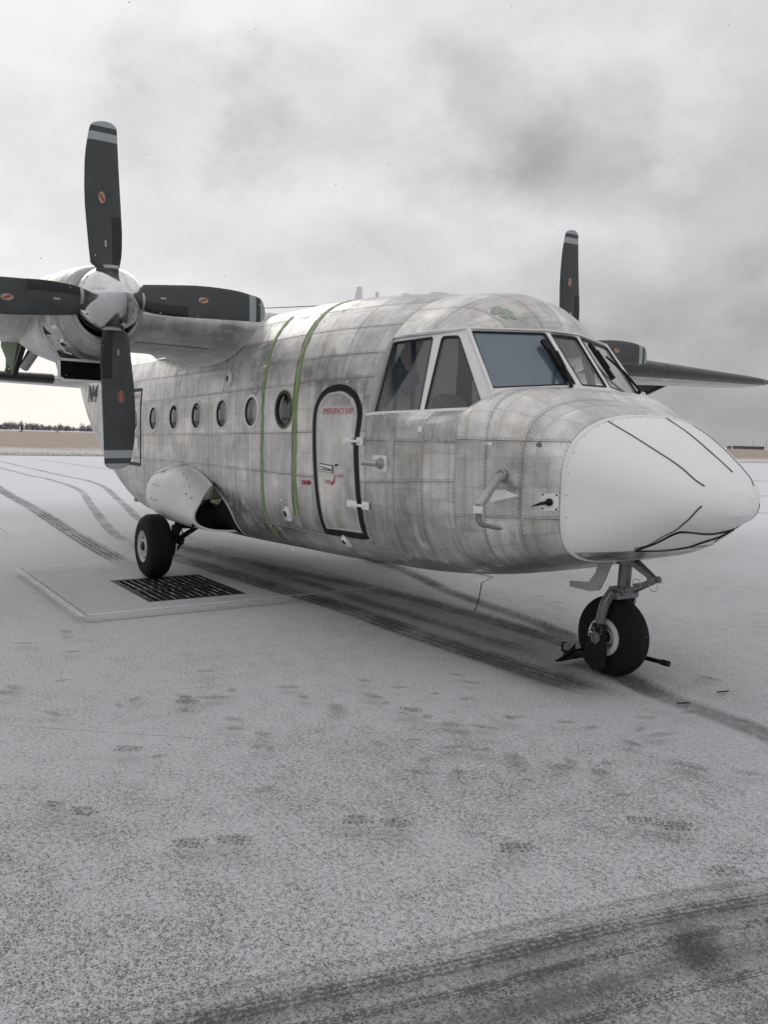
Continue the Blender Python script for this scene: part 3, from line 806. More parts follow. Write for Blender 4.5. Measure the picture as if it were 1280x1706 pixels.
# ------------------------------------------------------------------ cabin windows
for side in(-1,1):
    for i,xw in enumerate(winx):
        z0=zc(xw);g0=gz(ST,xw,z0);L=ring(ST,xw,PN)[1]
        def cp(r,a,off,xw=xw,g0=g0,L=L,side=side):return sp(ST,xw+r*math.cos(a),g0+r*math.sin(a)/L,side,off)
        def ringmesh(name,prof,m,parent,cap=False):
            V=[];F=[];n=48
            for (r,o_) in prof:
                for k in range(n):V.append(cp(r,2*math.pi*k/n,o_))
            for j in range(len(prof)-1):
                for k in range(n):F.append((j*n+k,j*n+(k+1)%n,(j+1)*n+(k+1)%n,(j+1)*n+k))
            if cap:F.append(tuple((len(prof)-1)*n+k for k in range(n)))
            o=mesh(name,V,F,m,parent,True,sharp=35);bm=bmesh.new();bm.from_mesh(o.data);bmesh.ops.recalc_face_normals(bm,faces=bm.faces);bm.to_mesh(o.data);bm.free();return o
        first=(i==6 and side<0)
        fr=ringmesh('window_frame',[(.172,-.002),(.170,.005),(.142,.006),(.140,.0),(.138,-.02)] if not first else [(.185,-.002),(.183,.0045),(.170,.0045),(.169,.002)],M['white'] if not first else M['stripe'],AC)
        if first: tag(fr,label='foremost round cabin window with green surround'); ringmesh('gasket',[(.172,.0),(.170,.006),(.150,.008),(.140,.004),(.138,-.02)],M['gasket'],fr)
        else: ringmesh('gasket',[(.1400,-.002),(.139,.003),(.130,.003),(.129,-.012)],M['gasket'],fr)
        V=[cp(0,0,-.010+.006)];n=48;F=[]
        for rr,oo in((.07,-.005),(.132,-.009)):
            for k in range(n):V.append(cp(rr,2*math.pi*k/n,oo))
        for k in range(n):
            F.append((0,1+k,1+(k+1)%n));F.append((1+k,1+n+k,1+n+(k+1)%n,1+(k+1)%n))
        mesh('pane',V,F,M['glass'],fr,True)
        # plates behind the pane, cut to imitate shapes reflected in the glass
        mb=MB();yy=side*(yat(ST,xw,z0)-.09)
        mb.plate([(xw-.155,yy,z0+.19),(xw-.155,yy,z0-.19),(xw-.105,yy,z0-.19),(xw-.02,yy,z0+.02),(xw-.05,yy,z0+.10),(xw-.03,yy,z0+.19)],.012)
        mb.plate([(xw+.155,yy,z0+.19),(xw+.155,yy,z0-.10),(xw+.10,yy,z0-.02),(xw+.06,yy,z0+.08),(xw+.08,yy,z0+.19)],.012)
        mb.build('reflection_plate',M['cream'] if (side>0 or i!=6) else M['door_dark'],fr)
        mb=MB();mb.box((xw,side*(yat(ST,xw,z0)-.45),z0-.16),(.42,.42,.20));mb.build('cabin_seat',M['seat'],fr)
# ------------------------------------------------------------------ emergency exit door (starboard front)
DR=[(3.045,.835),(3.01,1.15),(2.97,1.45),(2.952,1.70),(2.958,1.83),(2.995,1.93),(3.10,2.02),(3.24,2.053),(3.38,2.05),(3.53,1.995),(3.615,1.91),(3.645,1.82),(3.63,1.68),(3.615,1.56),(3.635,1.35),(3.66,1.10),(3.665,.855)]
sm=smoothp(DR[1:-1],n=4);DRs=[DR[0]]+dens([DR[0],DR[1]],.05)[1:-1]+sm+dens([DR[-2],DR[-1]],.05)[1:]
# outline band
closedp=DRs+dens([DR[-1],DR[0]],.05)[1:-1]
def sidewall(t):return t
DOOR=None
ys=sorted(set([round(.845+i*.045,3) for i in range(27)]));V=[];F=[]
def xr(z):
    X=[]
    for a,b in zip(closedp,closedp[1:]+closedp[:1]):
        if (a[1]-z)*(b[1]-z)<=0 and abs(a[1]-b[1])>1e-9:
            X.append(a[0]+(b[0]-a[0])*(z-a[1])/(b[1]-a[1]))
    return (min(X),max(X)) if len(X)>1 else None
ins=.035;rows=[]
for z in [.89+i*(2.02-.89)/30 for i in range(31)]:
    r=xr(z)
    if r:rows.append((z,r[0]+ins,r[1]-ins))
xs=[];lo=[];hi=[]
for z,a,b in rows:
    for k in range(11):
        x=a+(b-a)*k/10;V.append(S(x,z,-1,.0035));xs.append((x,z));lo.append((.3,.3));hi.append((.3,.3))
for i in range(len(rows)-1):
    for k in range(10):F.append((i*11+k,i*11+k+1,(i+1)*11+k+1,(i+1)*11+k))
DOOR=mesh('emergency_door',V,F,M['skin'],AC,True,{'xs':xs,'lo':lo,'hi':hi});tag(DOOR,label='emergency exit door outlined in black')
surf_strip('black_outline',closedp,.055,.0045,M['black'],DOOR,closed=True)
inn=[]
for (x,z) in closedp:
    cx_,cz_=3.31,1.45;dx,dz=x-cx_,z-cz_
    inn.append((cx_+dx*(1-.045/max(.3,abs(dx)+.001)*(1 if abs(dx)>.1 else 0)),cz_+dz*(1-.042/max(.1,math.hypot(dx,dz))) if abs(dz)>.35 else z))
surf_strip('white_outline',inn,.012,.0062,M['white_line'],DOOR,closed=True)
# sill light: hinges, handle
for (xa,xb,z) in((3.44,3.72,1.622),(3.50,3.80,1.118)):
    mb=MB();a=S(xa,z,-1,.012);b=S(xb,z,-1,.012);n=(S(xa,z,-1,.03)-S(xa,z,-1,.0)).normalized()
    mb.bar(a,a+(b-a)*.42,.012,.055,(0,0,1));mb.bar(a+(b-a)*.70,b,.012,.062,(0,0,1));mb.bar(a+(b-a)*.12+n*.014,a+(b-a)*.86+n*.016,.028,.020,(0,0,1));mb.tube([a+(b-a)*.47+n*.015-Vector((0,0,.03)),a+(b-a)*.47+n*.015+Vector((0,0,.03))],.011,8)
    mb.build('hinge',M['white'],DOOR)
c4=[S(3.065,1.362,-1,.006),S(3.275,1.352,-1,.006),S(3.272,1.412,-1,.006),S(3.068,1.422,-1,.006)]
mb=MB()
for p,q_ in zip(c4,c4[1:]+c4[:1]):mb.bar(p,q_,.006,.007)
hd=mb.build('door_handle',M['black'],DOOR)
mb=MB();mb.plate(c4,.006);mb.build('handle_plate',M['frame'],DOOR)
mb=MB();mb.bar(S(3.09,1.398,-1,.013),S(3.26,1.378,-1,.013),.005,.006);mb.bar(S(3.09,1.375,-1,.013),S(3.26,1.370,-1,.013),.005,.006);mb.build('handle_lever',M['darkmetal'],DOOR)
mb=MB();mb.tube([S(3.335,1.42,-1,0),S(3.335,1.42,-1,.02)],.009,8);mb.build('door_lock',M['darkmetal'],DOOR)
# lettering
def letter(s,x0,z0,h,m,name,parent,side=-1,off=.006,shear=.25,wide=1.,T=None,space=1.,slope=0.,ext=0.):
    cu=bpy.data.curves.new(name,'FONT');cu.body=s;cu.size=1.;cu.shear=shear;cu.space_character=space;cu.offset=ext;cu.resolution_u=3
    ob=bpy.data.objects.new('tmp',cu);COL.objects.link(ob);bpy.context.view_layer.update()
    me=bpy.data.meshes.new_from_object(ob.evaluated_get(bpy.context.evaluated_depsgraph_get()))
    bpy.data.objects.remove(ob);bpy.data.curves.remove(cu)
    k=h/.70
    # subdivide long edges lightly is not needed: letters are small
    W=0
    for v in me.vertices:
        X_,Z_=v.co.x*k*wide,v.co.y*k;x=x0+X_;z=z0+Z_+slope*X_
        v.co=S(x,z,side,off);W=max(W,X_)
    me.materials.clear()
    o=link(me,name,parent,m);return o,W
def placard(x0,x1,z0,z1,m,name,parent,off=.0045,slope=0.):
    V=[];F=[];n=8
    for i in range(n+1):
        x=x0+(x1-x0)*i/n
        V+=[S(x,z0+slope*(x-x0),-1,off),S(x,z1+slope*(x-x0),-1,off)]
    for i in range(n):F.append((2*i,2*i+2,2*i+3,2*i+1))
    return mesh(name,V,F,m,parent)
placard(3.085,3.525,1.832,1.900,M['pink'],'lettering_backing',DOOR,.0048)
letter('EMERGENCY EXIT',3.092,1.842,.047,M['red'],'door_lettering',DOOR,off=.0062,shear=.2,wide=.86)
placard(3.145,3.245,1.255,1.293,M['pink'],'lettering_backing',DOOR,.0048)
letter('OPEN',3.155,1.264,.022,M['red'],'door_lettering',DOOR,off=.0062,shear=.2)
placard(3.325,3.465,1.315,1.352,M['pink'],'lettering_backing',DOOR,.0048)
letter('CLOSED',3.335,1.323,.022,M['red'],'door_lettering',DOOR,off=.0062,shear=.2,wide=.95)
surf_strip('arrow_backing',smoothp([(3.24,1.262),(3.275,1.266),(3.300,1.29),(3.305,1.345)]),.032,.0045,M['pink'],DOOR)
surf_strip('handle_arrow',smoothp([(3.25,1.262),(3.278,1.27),(3.302,1.295),(3.306,1.343)]),lambda t:.028-.016*t,.0062,M['red'],DOOR)
placard(2.735,2.81,1.225,1.262,M['red'],'exit_mark',DOOR);mb=MB()
mesh('exit_arrow',[S(2.81,1.233,-1,.006),S(2.85,1.233,-1,.006),S(2.85,1.215,-1,.006),S(2.905,1.247,-1,.006),S(2.85,1.278,-1,.006),S(2.85,1.260,-1,.006),S(2.81,1.260,-1,.006)],[(0,1,2,3,4,5,6)],M['red'],DOOR)
letter('EXIT',2.742,1.236,.016,M['pink'],'exit_lettering',DOOR,off=.0065,shear=0.)
# green paint stripes and the repair sheet
def vstripe(x,za,zb,w,nm='green_stripe'):
    ga,gb=gz(ST,x,za),gz(ST,x,zb);pts=[]
    V=[];F=[];K=40
    for i in range(K+1):
        g=ga+(gb-ga)*i/K;wob=.006*math.sin(i*.7)+.004*math.sin(i*1.9)
        for k,xx in enumerate((x-w/2+wob*.4,x+w/2+wob)):V.append(sp(ST,xx,g,-1,.0024))
    for i in range(K):F.append((2*i,2*i+1,2*i+3,2*i+2))
    return mesh(nm,V,F,M['stripe'],FUSO,True)
vstripe(1.93,.66,2.80,.060);_gl=vstripe(2.548,.93,2.93,.008,'panel_edge');_gl.data.materials[0]=M['black'];vstripe(2.595,.93,2.93,.068);vstripe(1.97,.60,.72,.04)
for (dx,z) in((1.72,2.52),(1.70,2.36),(1.69,2.22),(1.71,2.08)):
    mb=MB()
    for k in range(5):
        a=dx+random.uniform(-.08,.07);zz=z+random.uniform(-.03,.03);n=9;P=[(a+random.uniform(.018,.045)*math.cos(6.28*q_/n),zz+random.uniform(.012,.035)*math.sin(6.28*q_/n)) for q_ in range(n)]
        mb.add([S(x,zz_,-1,.0026+.0003*k) for x,zz_ in P],[tuple(range(n))])
    o=mb.build('flaked_paint_patch',M['paint_chip'] if 'paint_chip' in M else M['white_line'],FUSO)
# inspection lights with white brackets
for (x,z,r) in((1.082,2.22,.045),(2.407,.937,.045),(3.315,.787,.036)):
    mb=MB();c=S(x,z,-1,.0);n=(S(x,z,-1,.05)-c).normalized()
    tx=Vector((1,0,0));tz=n.cross(tx).normalized();tz=tz if tz.z>0 else -tz;tx=tz.cross(n)
    P=[c+n*.006+tx*(a*r)+tz*(b*r) for a,b in((-1.2,-.9),(-.9,.9),(0,1.6),(.9,1.2),(1.1,0),(1.3,-1.5),(.2,-1.6),(-.7,-1.5))]
    mb.plate(P,.012);mb.lathe(c,n,[(0,r*1.1),(.028,r*1.0),(.03,r*.75)],20);fo=mb.build('light_bracket',M['white'],AC)
    mb=MB();mb.lathe(c,n,[(.0,r*.75),(.022,r*.74),(.03,r*.5),(.032,0.001)],16);mb.build('light_lens',M['darkmetal'],fo,True)
# static probe on square plate
mb=MB();a=[S(3.845,1.395,-1,.002),S(4.02,1.40,-1,.002),S(4.02,1.52,-1,.002),S(3.845,1.52,-1,.002)];mb.plate(a,.008);pb=mb.build('probe_plate',M['frame'],AC)
c=S(3.95,1.458,-1,.0);mb=MB();mb.lathe(c,(0,-1,0),[(0,.048),(.012,.046),(.014,.036),(.05,.03),(.052,0.001)],20);mb.tube([c+Vector((0,-.04,0)),c+Vector((-.055,-.10,.003)),c+Vector((-.075,-.135,.004))],[.026,.022,.02],12);mb.build('probe_tube',M['lightsteel'],pb,True)
# angle vane on the white plate near the radome
a=[S(5.42,1.215,-1,.003),S(5.535,1.225,-1,.003),S(5.535,1.335,-1,.003),S(5.42,1.325,-1,.003)];mb=MB();mb.plate(a,.006);vp=mb.build('vane_plate',M['white'],AC)
c=S(5.478,1.275,-1,.0);n=(S(5.478,1.275,-1,.05)-c).normalized();mb=MB();mb.lathe(c,n,[(0,.026),(.02,.024),(.03,.012),(.031,.001)],16);mb.tube([c+n*.02,c+n*.05+Vector((-.05,-.0,-.01)),c+n*.06+Vector((-.13,0,-.035))],[.014,.010,.002],10);mb.build('angle_vane',M['black'],vp,True)
for dx,dz in((-.045,-.045),(.045,-.042),(.045,.048),(-.045,.045)):
    cc=S(5.478+dx,1.275+dz,-1,.006);mb=MB();mb.lathe(cc,n,[(0,.007),(.003,.006),(.0031,.0005)],8);mb.build('screw',M['darkmetal'],vp)
# pitot tube
c=S(5.135,1.428,-1,.0)
mb=MB();mb.tube([c+Vector((0,.02,0)),c+Vector((.012,-.06,-.028)),(5.245,-1.235,1.235)],[.034,.032,.028],14);mb.lathe(c,(0,-1,0),[(0,.045),(.012,.044),(.014,.034)],18);pt=mb.build('pitot_mast',M['lightsteel'],AC,True)
mb=MB();mb.tube([(5.245,-1.235,1.24),(5.246,-1.238,1.195)],[.031,.030],14);mb.build('mast_clamp',M['frame'],pt,True)
mb=MB();mb.tube([(5.250,-1.236,1.20),(5.256,-1.238,1.150),(5.270,-1.238,1.132),(5.30,-1.238,1.126),(5.44,-1.240,1.121),(5.475,-1.240,1.120)],[.019,.018,.016,.016,.014,.006],12);mb.build('pitot_tube',M['steel'],pt,True)
mb=MB();mb.plate([S(5.10,1.33,-1,.0)+Vector((0,-.03,.0)),S(5.10,1.25,-1,.0)+Vector((0,-.055,.0)),S(5.26,1.30,-1,.0)+Vector((0,-.005,0)),S(5.17,1.335,-1,0)+Vector((0,-.01,0))],.012);mb.plate([S(5.10,1.25,-1,0),S(5.10,1.25,-1,0)+Vector((0,-.055,0)),S(5.26,1.30,-1,0)+Vector((0,-.005,0)),S(5.26,1.30,-1,0)],.008);mb.build('drip_fence',M['frame'],AC)
c=S(5.372,1.633,-1,0);mb=MB();mb.lathe(c,n,[(-.01,.02),(.004,.019),(.0041,.0005)],14);mb.build('static_port',M['steel'],AC)
placard(4.36,4.40,1.705,1.745,M['white'],'small_placard',FUSO,.004);placard(4.985,5.05,1.625,1.643,M['white'],'small_placard',FUSO,.004)
letter('20-01',4.99,1.629,.009,M['black'],'placard_lettering',FUSO,off=.005,shear=0.)
# rear emergency exit frame and registration
surf_strip('black_outline',dens([(-2.50,2.205),(-1.77,2.205),(-1.745,1.85),(-1.745,1.215),(-2.50,1.215)],.06),.045,.004,M['black'],FUSO)
surf_strip('black_outline',dens([(-2.50,2.205),(-2.52,1.215)],.06),.045,.004,M['black'],FUSO)
placard(-2.35,-1.86,2.085,2.15,M['pink'],'lettering_backing',FUSO);letter('EMERGENCY EXIT',-2.32,2.10,.035,M['red'],'exit_lettering',FUSO,off=.0055)
placard(-1.98,-1.85,1.42,1.56,M['white'],'small_placard',FUSO)
letter('N4',-4.78,2.10,.26,M['black'],'registration_lettering',FUSO,off=.012,shear=.25,wide=1.45,ext=.02)
# aerials on the roof
mb=MB()
zt=interp(ST,1.76)[1]
P=[Vector((1.68,0,zt-.02)),Vector((1.855,0,zt-.02)),Vector((1.85,0,zt+.215)),Vector((1.775,0,zt+.225))]
mb.plate(P,.018);mb.build('blade_aerial',M['frame'],AC)
z0=interp(ST,1.30)[1]
mb=MB();mb.lathe((1.55,-.10,z0-.02),(0,0,1),[(0,.035),(.04,.022),(.06,.02),(.061,.001)],10);mb.tube([(1.55,-.10,z0+.03),(1.48,-.10,z0+.075),(1.32,-.09,z0+.085)],[.014,.012,.006],8);mb.tube([(1.2,-.09,z0+.086),(-7.3,0,3.87)],.005,6);mb.build('aerial_wire',M['darkmetal'],AC,True)
mb=MB();mb.lathe((3.0,-.25,interp(ST,3.0)[1]-.04),(0,0,1),[(0,.05),(.05,.045),(.06,.0005)],12);mb.lathe((3.35,-.15,interp(ST,3.35)[1]-.03),(0,0,1),[(0,.10),(.035,.09),(.05,.001)],16);mb.box((2.6,-.3,interp(ST,2.6)[1]+.01),(.03,.02,.09));mb.build('roof_fitting',M['frame'],AC,True)
# ------------------------------------------------------------------ wing
def foil(n=22):
    up=[];lo=[]
    for i in range(n+1):
        c=.5*(1-math.cos(math.pi*i/n))
        th=5*(.2969*math.sqrt(c)-.126*c-.3516*c*c+.2843*c**3-.1036*c**4)
        up.append((c,th*1.05));lo.append((c,-th*.95))
    return up,lo
UP,LO=foil()
WST=[(0,1.27,2.52,.205,2.745),(3.4,1.27,2.52,.205,2.765),(5.0,1.10,2.20,.19,2.785),(7.0,.86,1.80,.17,2.815),(8.9,.62,1.42,.155,2.84),(9.6,.54,1.22,.13,2.85),(9.85,.38,.93,.09,2.855),(9.95,.13,.53,.04,2.86)]
def wst(y):
    for a,b in zip(WST,WST[1:]):
        if a[0]<=y<=b[0]:
            t=(y-a[0])/(b[0]-a[0]);return [a[k]+(b[k]-a[k])*t for k in range(1,5)]
    return WST[-1][1:]
def wp(y,c,lower,side,off=0):
    le,ch,th,z=wst(abs(y));L=LO if lower else UP
    f=math.acos(max(-1,min(1,1-2*c)))/math.pi*22;i=min(21,int(f));q_=f-i
    h=(L[i][1]+(L[i+1][1]-L[i][1])*q_)*th
    sgn=-1 if lower else 1
    x=le-c*ch;zz=z+h*ch*1.0 + .02*c*ch*-1
    if c<.12: x+=off*(1-c/.12)
    return Vector((x,side*y,zz+sgn*off))
CHS=[0,.01,.03,.07,.12,.2,.3,.42,.55,.68,.8,.9,1.0]
for side in(-1,1):
    V=[];F=[];xs=[]
    Y=[.0,.6,1.05,1.6,2.2,2.8,3.4,4.2,5,6,7,7.8,8.6,9.1,9.5,9.7,9.82,9.9,9.95]
    prof=[(c,1) for c in CHS[::-1]]+[(c,0) for c in CHS[1:]]
    for y in Y:
        for c,l in prof:V.append(wp(y,c,l,side));xs.append((y,c*wst(y)[1]*(1 if l else -1)))
    n=len(prof)
    for i in range(len(Y)-1):
        for k in range(n-1):F.append((i*n+k,i*n+k+1,(i+1)*n+k+1,(i+1)*n+k))
        F.append((i*n+n-1,i*n,(i+1)*n,(i+1)*n+n-1))
    F.append(tuple((len(Y)-1)*n+k for k in range(n)))
    Z=[(.3,.3)]*len(V)
    lo=[(u_%1.1+.0,(v_%.6)) for u_,v_ in xs]
    Wg=mesh('wing',V,F,M['skin_wing'],AC,True,{'xs':xs,'lo':Z,'hi':Z},sharp=40)
    bm=bmesh.new();bm.from_mesh(Wg.data);bmesh.ops.recalc_face_normals(bm,faces=bm.faces);bm.to_mesh(Wg.data);bm.free()
    # lower surface access sheets, proud of the skin
    for (ya,yb,ca,cb) in [(1.15,1.75,.14,.42),(1.75,2.3,.14,.42),(1.15,1.75,.42,.70),(1.75,2.3,.42,.70),(3.3,4.3,.12,.40),(3.3,4.3,.40,.68),(4.3,5.4,.12,.40),(4.3,5.4,.40,.68),(5.4,6.6,.12,.4),(5.4,6.6,.4,.68),(6.6,7.8,.12,.4),(6.6,7.8,.4,.68),(7.8,8.8,.12,.4),(7.8,8.8,.4,.68)]:
        f=lambda u,v,off,ya=ya,yb=yb,ca=ca,cb=cb,s=side:wp(ya+(yb-ya)*u,ca+(cb-ca)*v,1,s,.003+off)
        panel(f,yb-ya,(cb-ca)*2.2,6,5,M['skin_wing'],'wing_panel',Wg,side=-side,proud=0.)
    # black rubber de-icing boot
    for (ya,yb) in ([(3.35,6.2),(6.22,9.65)]):
        V=[];F=[];pf=[(.055,1),(.04,1),(.02,1),(.008,1),(0,0),(.01,0),(.03,0),(.08,0),(.12,0)];K=14
        for i in range(K+1):
            y=ya+(yb-ya)*i/K
            for c,l in pf:V.append(wp(y,c,l,side,.006))
        for i in range(K):
            for k in range(len(pf)-1):F.append((i*9+k,i*9+k+1,(i+1)*9+k+1,(i+1)*9+k))
        mesh('deicing_boot',V,F,M['boot'],Wg,True)
    # gap between wing and flap
    mb=MB()
    for (ya,yb) in((1.3,3.3),(3.45,6.6),(6.65,8.9)):
        A_=[wp(ya,.72,1,side,.004),wp(yb,.72,1,side,.004)];mb.bar(A_[0],A_[1],.018,.006)
    mb.build('flap_gap',M['dark'],Wg)
    for y in(2.9,5.2,7.6):
        mb=MB();a=wp(y,.60,1,side);b=wp(y,.98,1,side);mb.plate([a,b+Vector((.05,0,0)),b+Vector((-.02,0,-.12)),a+Vector((-.32,0,-.30 if y<5 else -.12))],.05);mb.build('flap_bracket',M['green'] if y<5 else M['primer_skin'],Wg)
        mb=MB();mb.bar(wp(y,.55,1,side)+Vector((0,-.02*side,.02)),Vector(a)+Vector((-.33,0,-.31 if y<5 else -.13)),.05,.05);mb.build('flap_strut',M['darkmetal'],Wg)
    # wing root fillet on the fuselage side
    V=[];F=[];K=26
    for i in range(K+1):
        x=1.30-2.9*i/K;c=(1.27-x)/2.52
        cc=min(max(c,0.0),1.0)
        zw=wp(1.25,cc,1,side).z
        zf=min(zw,2.74)-.10
        if c<0:zf=zw-.06
        a=S(x,zf,side,.004);m1=Vector((x,side*(abs(a.y)+.03),zw-.03));b=Vector((x,side*1.30,zw+.0))
        for k in range(6):
            t_=k/5;V.append(a*(1-t_)**2+m1*2*t_*(1-t_)+b*t_*t_)
    for i in range(K):
        for k in range(5):F.append((i*6+k,i*6+k+1,(i+1)*6+k+1,(i+1)*6+k))
    o=mesh('wing_root_fillet',V,F,M['skin_wing'],Wg,True,{'xs':[(v[0],v[2]) for v in V],'lo':[(.3,.3)]*len(V),'hi':[(.3,.3)]*len(V)})
# upper centre section behind the cabin roof
# ------------------------------------------------------------------ tail
def slab_foil(name,A,B,chA,chB,th,m,vert=False,parent=None,boot=True):
    """A,B leading edge points root/tip, chords aft along -x"""
    V=[];F=[];prof=[(c,1) for c in CHS[::-1]]+[(c,0) for c in CHS[1:]];n=len(prof);K=8
    def pt(t,c,l,off=0):
        p=Vector(A)*(1-t)+Vector(B)*t;ch=chA+(chB-chA)*t
        f=math.acos(max(-1,min(1,1-2*c)))/math.pi*22;i=min(21,int(f));q_=f-i;h=(UP[i][1]+(UP[i+1][1]-UP[i][1])*q_)*th*ch+off
        if l:h=-h
        d=Vector((-c*ch+(off if c<.1 else 0),0,0));return p+d+(Vector((0,h,0)) if vert else Vector((0,0,h)))
    for i in range(K+1):
        for c,l in prof:V.append(pt(i/K,c,l))
    for i in range(K):
        for k in range(n-1):F.append((i*n+k,i*n+k+1,(i+1)*n+k+1,(i+1)*n+k))
    F.append(tuple(range(n)));F.append(tuple(K*n+k for k in range(n)))
    Z=[(.3,.3)]*len(V)
    o=mesh(name,V,F,m,parent or AC,True,{'xs':[(v[0],v[1]+v[2]) for v in V],'lo':Z,'hi':Z},sharp=40)
    bm=bmesh.new();bm.from_mesh(o.data);bmesh.ops.recalc_face_normals(bm,faces=bm.faces);bm.to_mesh(o.data);bm.free()
    if boot:
        V=[];F=[];pf=[(.10,1),(.05,1),(.01,1),(0,0),(.01,0),(.05,0),(.10,0)]
        for i in range(9):
            for c,l in pf:V.append(pt(.20+.78*i/8,c,l,.008))
        for i in range(8):
            for k in range(6):F.append((i*7+k,i*7+k+1,(i+1)*7+k+1,(i+1)*7+k))
        mesh('deicing_boot',V,F,M['boot'],o,True)
    return o
slab_foil('tail_fin',(-6.35,0,3.1),(-7.25,0,6.15),2.3,1.25,.13,M['skin_wing'],True)
for side in(-1,1):slab_foil('tailplane',(-6.85,side*.3,2.57),(-7.25,side*4.1,2.62),1.75,1.15,.13,M['skin_wing'])
# ------------------------------------------------------------------ engines and propellers
HX,HY,HZ=2.255,2.672,2.723
def nacelle(side):
    yc=side*HY
    SN=[(2.13,2.385,2.985,.285,2.70),(2.08,2.33,3.01,.325,2.70),(1.9,2.27,3.035,.365,2.70),(1.6,2.24,3.06,.40,2.70),(1.0,2.25,3.10,.43,2.70),(.4,2.34,3.11,.41,2.72),(-.3,2.50,3.06,.35,2.75),(-.9,2.62,2.98,.26,2.78),(-1.3,2.72,2.92,.14,2.80)]
    def sec(x):
        for a,b in zip(SN,SN[1:]):
            if b[0]<=x<=a[0]:
                t=(x-a[0])/(b[0]-a[0]);return [a[k]+(b[k]-a[k])*t for k in range(1,5)]
        return SN[-1][1:]
    def np_(x,a,off=0):
        zb,zt,w,zw=sec(x);c,s=math.cos(a),math.sin(a);e=2/2.25
        y=(w+off)*(abs(c)**e)*(1 if c>=0 else -1);z=zw+((zt-zw+off) if s>=0 else (zw-zb+off))*(abs(s)**e)*(1 if s>=0 else -1)
        return Vector((x,yc+y,z))
    core=None
    # cowling as separate sheets: front ring, mid doors, aft
    XS=[(2.13,1.93),(1.93,1.45),(1.45,.75),(.75,-.15),(-.15,-1.3)];first=True
    mb=MB();pr=[]
    V=[];F=[];n=40
    for x in (2.0,1.0,.2,-.6,-1.29):
        for k in range(n):V.append(np_(x,2*math.pi*k/n,-.02))
    for i in range(4):
        for k in range(n):F.append((i*n+k,i*n+(k+1)%n,(i+1)*n+(k+1)%n,(i+1)*n+k))
    NA=mesh('engine_nacelle',V,F,M['darkmetal'],AC,True)
    for (xa,xb) in XS:
        segs=[(0,2*math.pi)] if xa>2 else [(-math.pi*.5,math.pi*.0),(0,math.pi*.5),(math.pi*.5,math.pi),(math.pi,1.5*math.pi)]
        for (a0,a1) in segs:
            f=lambda u,v,off,xa=xa,xb=xb,a0=a0,a1=a1:np_(xa+(xb-xa)*u,a0+(a1-a0)*v,off)
            panel(f,abs(xb-xa),.4*(a1-a0),6,max(8,int(18*(a1-a0)/2)),M['skin_nac'],'cowling_panel',NA,side=-1,e=.006,proud=0.)
    # lip and dark intake behind the spinner
    V=[];F=[]
    pf=[(2.13,0.0),(2.142,-.006),(2.145,-.018),(2.13,-.032),(2.03,-.045)]
    for (x,o_) in pf:
        for k in range(n):
            p=np_(2.13,2*math.pi*k/n,o_);p.x=x;V.append(p)
    for i in range(len(pf)-1):
        for k in range(n):F.append((i*n+k,i*n+(k+1)%n,(i+1)*n+(k+1)%n,(i+1)*n+k))
    mesh('intake_lip',V,F,M['skin_nac'],NA,True,{'xs':[(0.,0.)]*len(V),'lo':[(.3,.3)]*len(V),'hi':[(.3,.3)]*len(V)})
    V=[];F=[]
    for (x,o_) in ((2.03,-.045),(1.80,-.06),(1.80,-.28)):
        for k in range(n):
            p=np_(2.13,2*math.pi*k/n,o_);p.x=x;V.append(p)
    for i in range(2):
        for k in range(n):F.append((i*n+k,i*n+(k+1)%n,(i+1)*n+(k+1)%n,(i+1)*n+k))
    F.append(tuple(2*n+k for k in range(n)));mesh('intake_duct',V,F,M['dark'],NA,True)
    # oil cooler box with fins below
    mb=MB();x1=1.72
    P=[(x1,-.29,2.25),(x1,.25,2.25),(x1,.25,2.10),(x1,.21,2.075),(x1,-.25,2.075),(x1,-.29,2.10)]
    Q=[(1.42,p[1]*.86,2.28 if p[2]>2.2 else 2.24) for p in P];V=[(a,yc+b,c) for a,b,c in P+Q];F=[(i,(i+1)%6,(i+1)%6+6,i+6) for i in range(6)]
    mb.add(V,F);mb.add([(1.72,yc-.27,2.25),(1.72,yc+.23,2.25),(1.5,yc+.23,2.36),(1.5,yc-.27,2.36)],[(0,1,2,3)])
    OC_=mb.build('oil_cooler_scoop',M['green'] if 0 else M['skin_nac'],NA)
    mb=MB()
    for a,b in zip(P,P[1:]+P[:1]):mb.bar((a[0]+.004,yc+a[1],a[2]),(b[0]+.004,yc+b[1],b[2]),.022,.022,(1,0,0))
    mb.build('scoop_lip',M['frame'],OC_)
    mb=MB();mb.box((1.69,yc-.02,2.165),(.01,.50,.165));mb.build('scoop_back',M['dark'],OC_)
    for i in range(11):
        mb=MB();mb.box((1.705,yc-.02,2.10+i*.0135),(.03,.49,.0045));mb.build('cooler_fin',M['oil'],OC_)
    # small cooling inlets, dark with a raised lip
    for (x,a,L) in((1.62,math.pi*1.17,.15),(1.80,math.pi*1.28,.09)):
        a=a if side<0 else math.pi-a
        c=[np_(x+L*.5,a,.004),np_(x-L*.5,a-.06,.004),np_(x-L*.4,a+.22*side*-1*-1,.004)]
        mb=MB();mb.add(c,[(0,1,2)]);mb.build('cooling_inlet',M['dark'],NA)
        mb=MB();mb.tube([np_(x-L*.5,a-.06,.004),np_(x-L*.45,a+.08,.022),np_(x-L*.4,a+.22,.004)],.008,6);mb.build('inlet_lip',M['skin_nac'] if 0 else M['frame'],NA,True)
    f=[np_(1.88,math.pi*1.12,.004),np_(1.76,math.pi*1.12,.004),np_(1.76,math.pi*1.24,.004),np_(1.88,math.pi*1.24,.004)];mb=MB();mb.add(f,[(0,1,2,3)]);mb.build('access_hatch',M['frame'],NA)
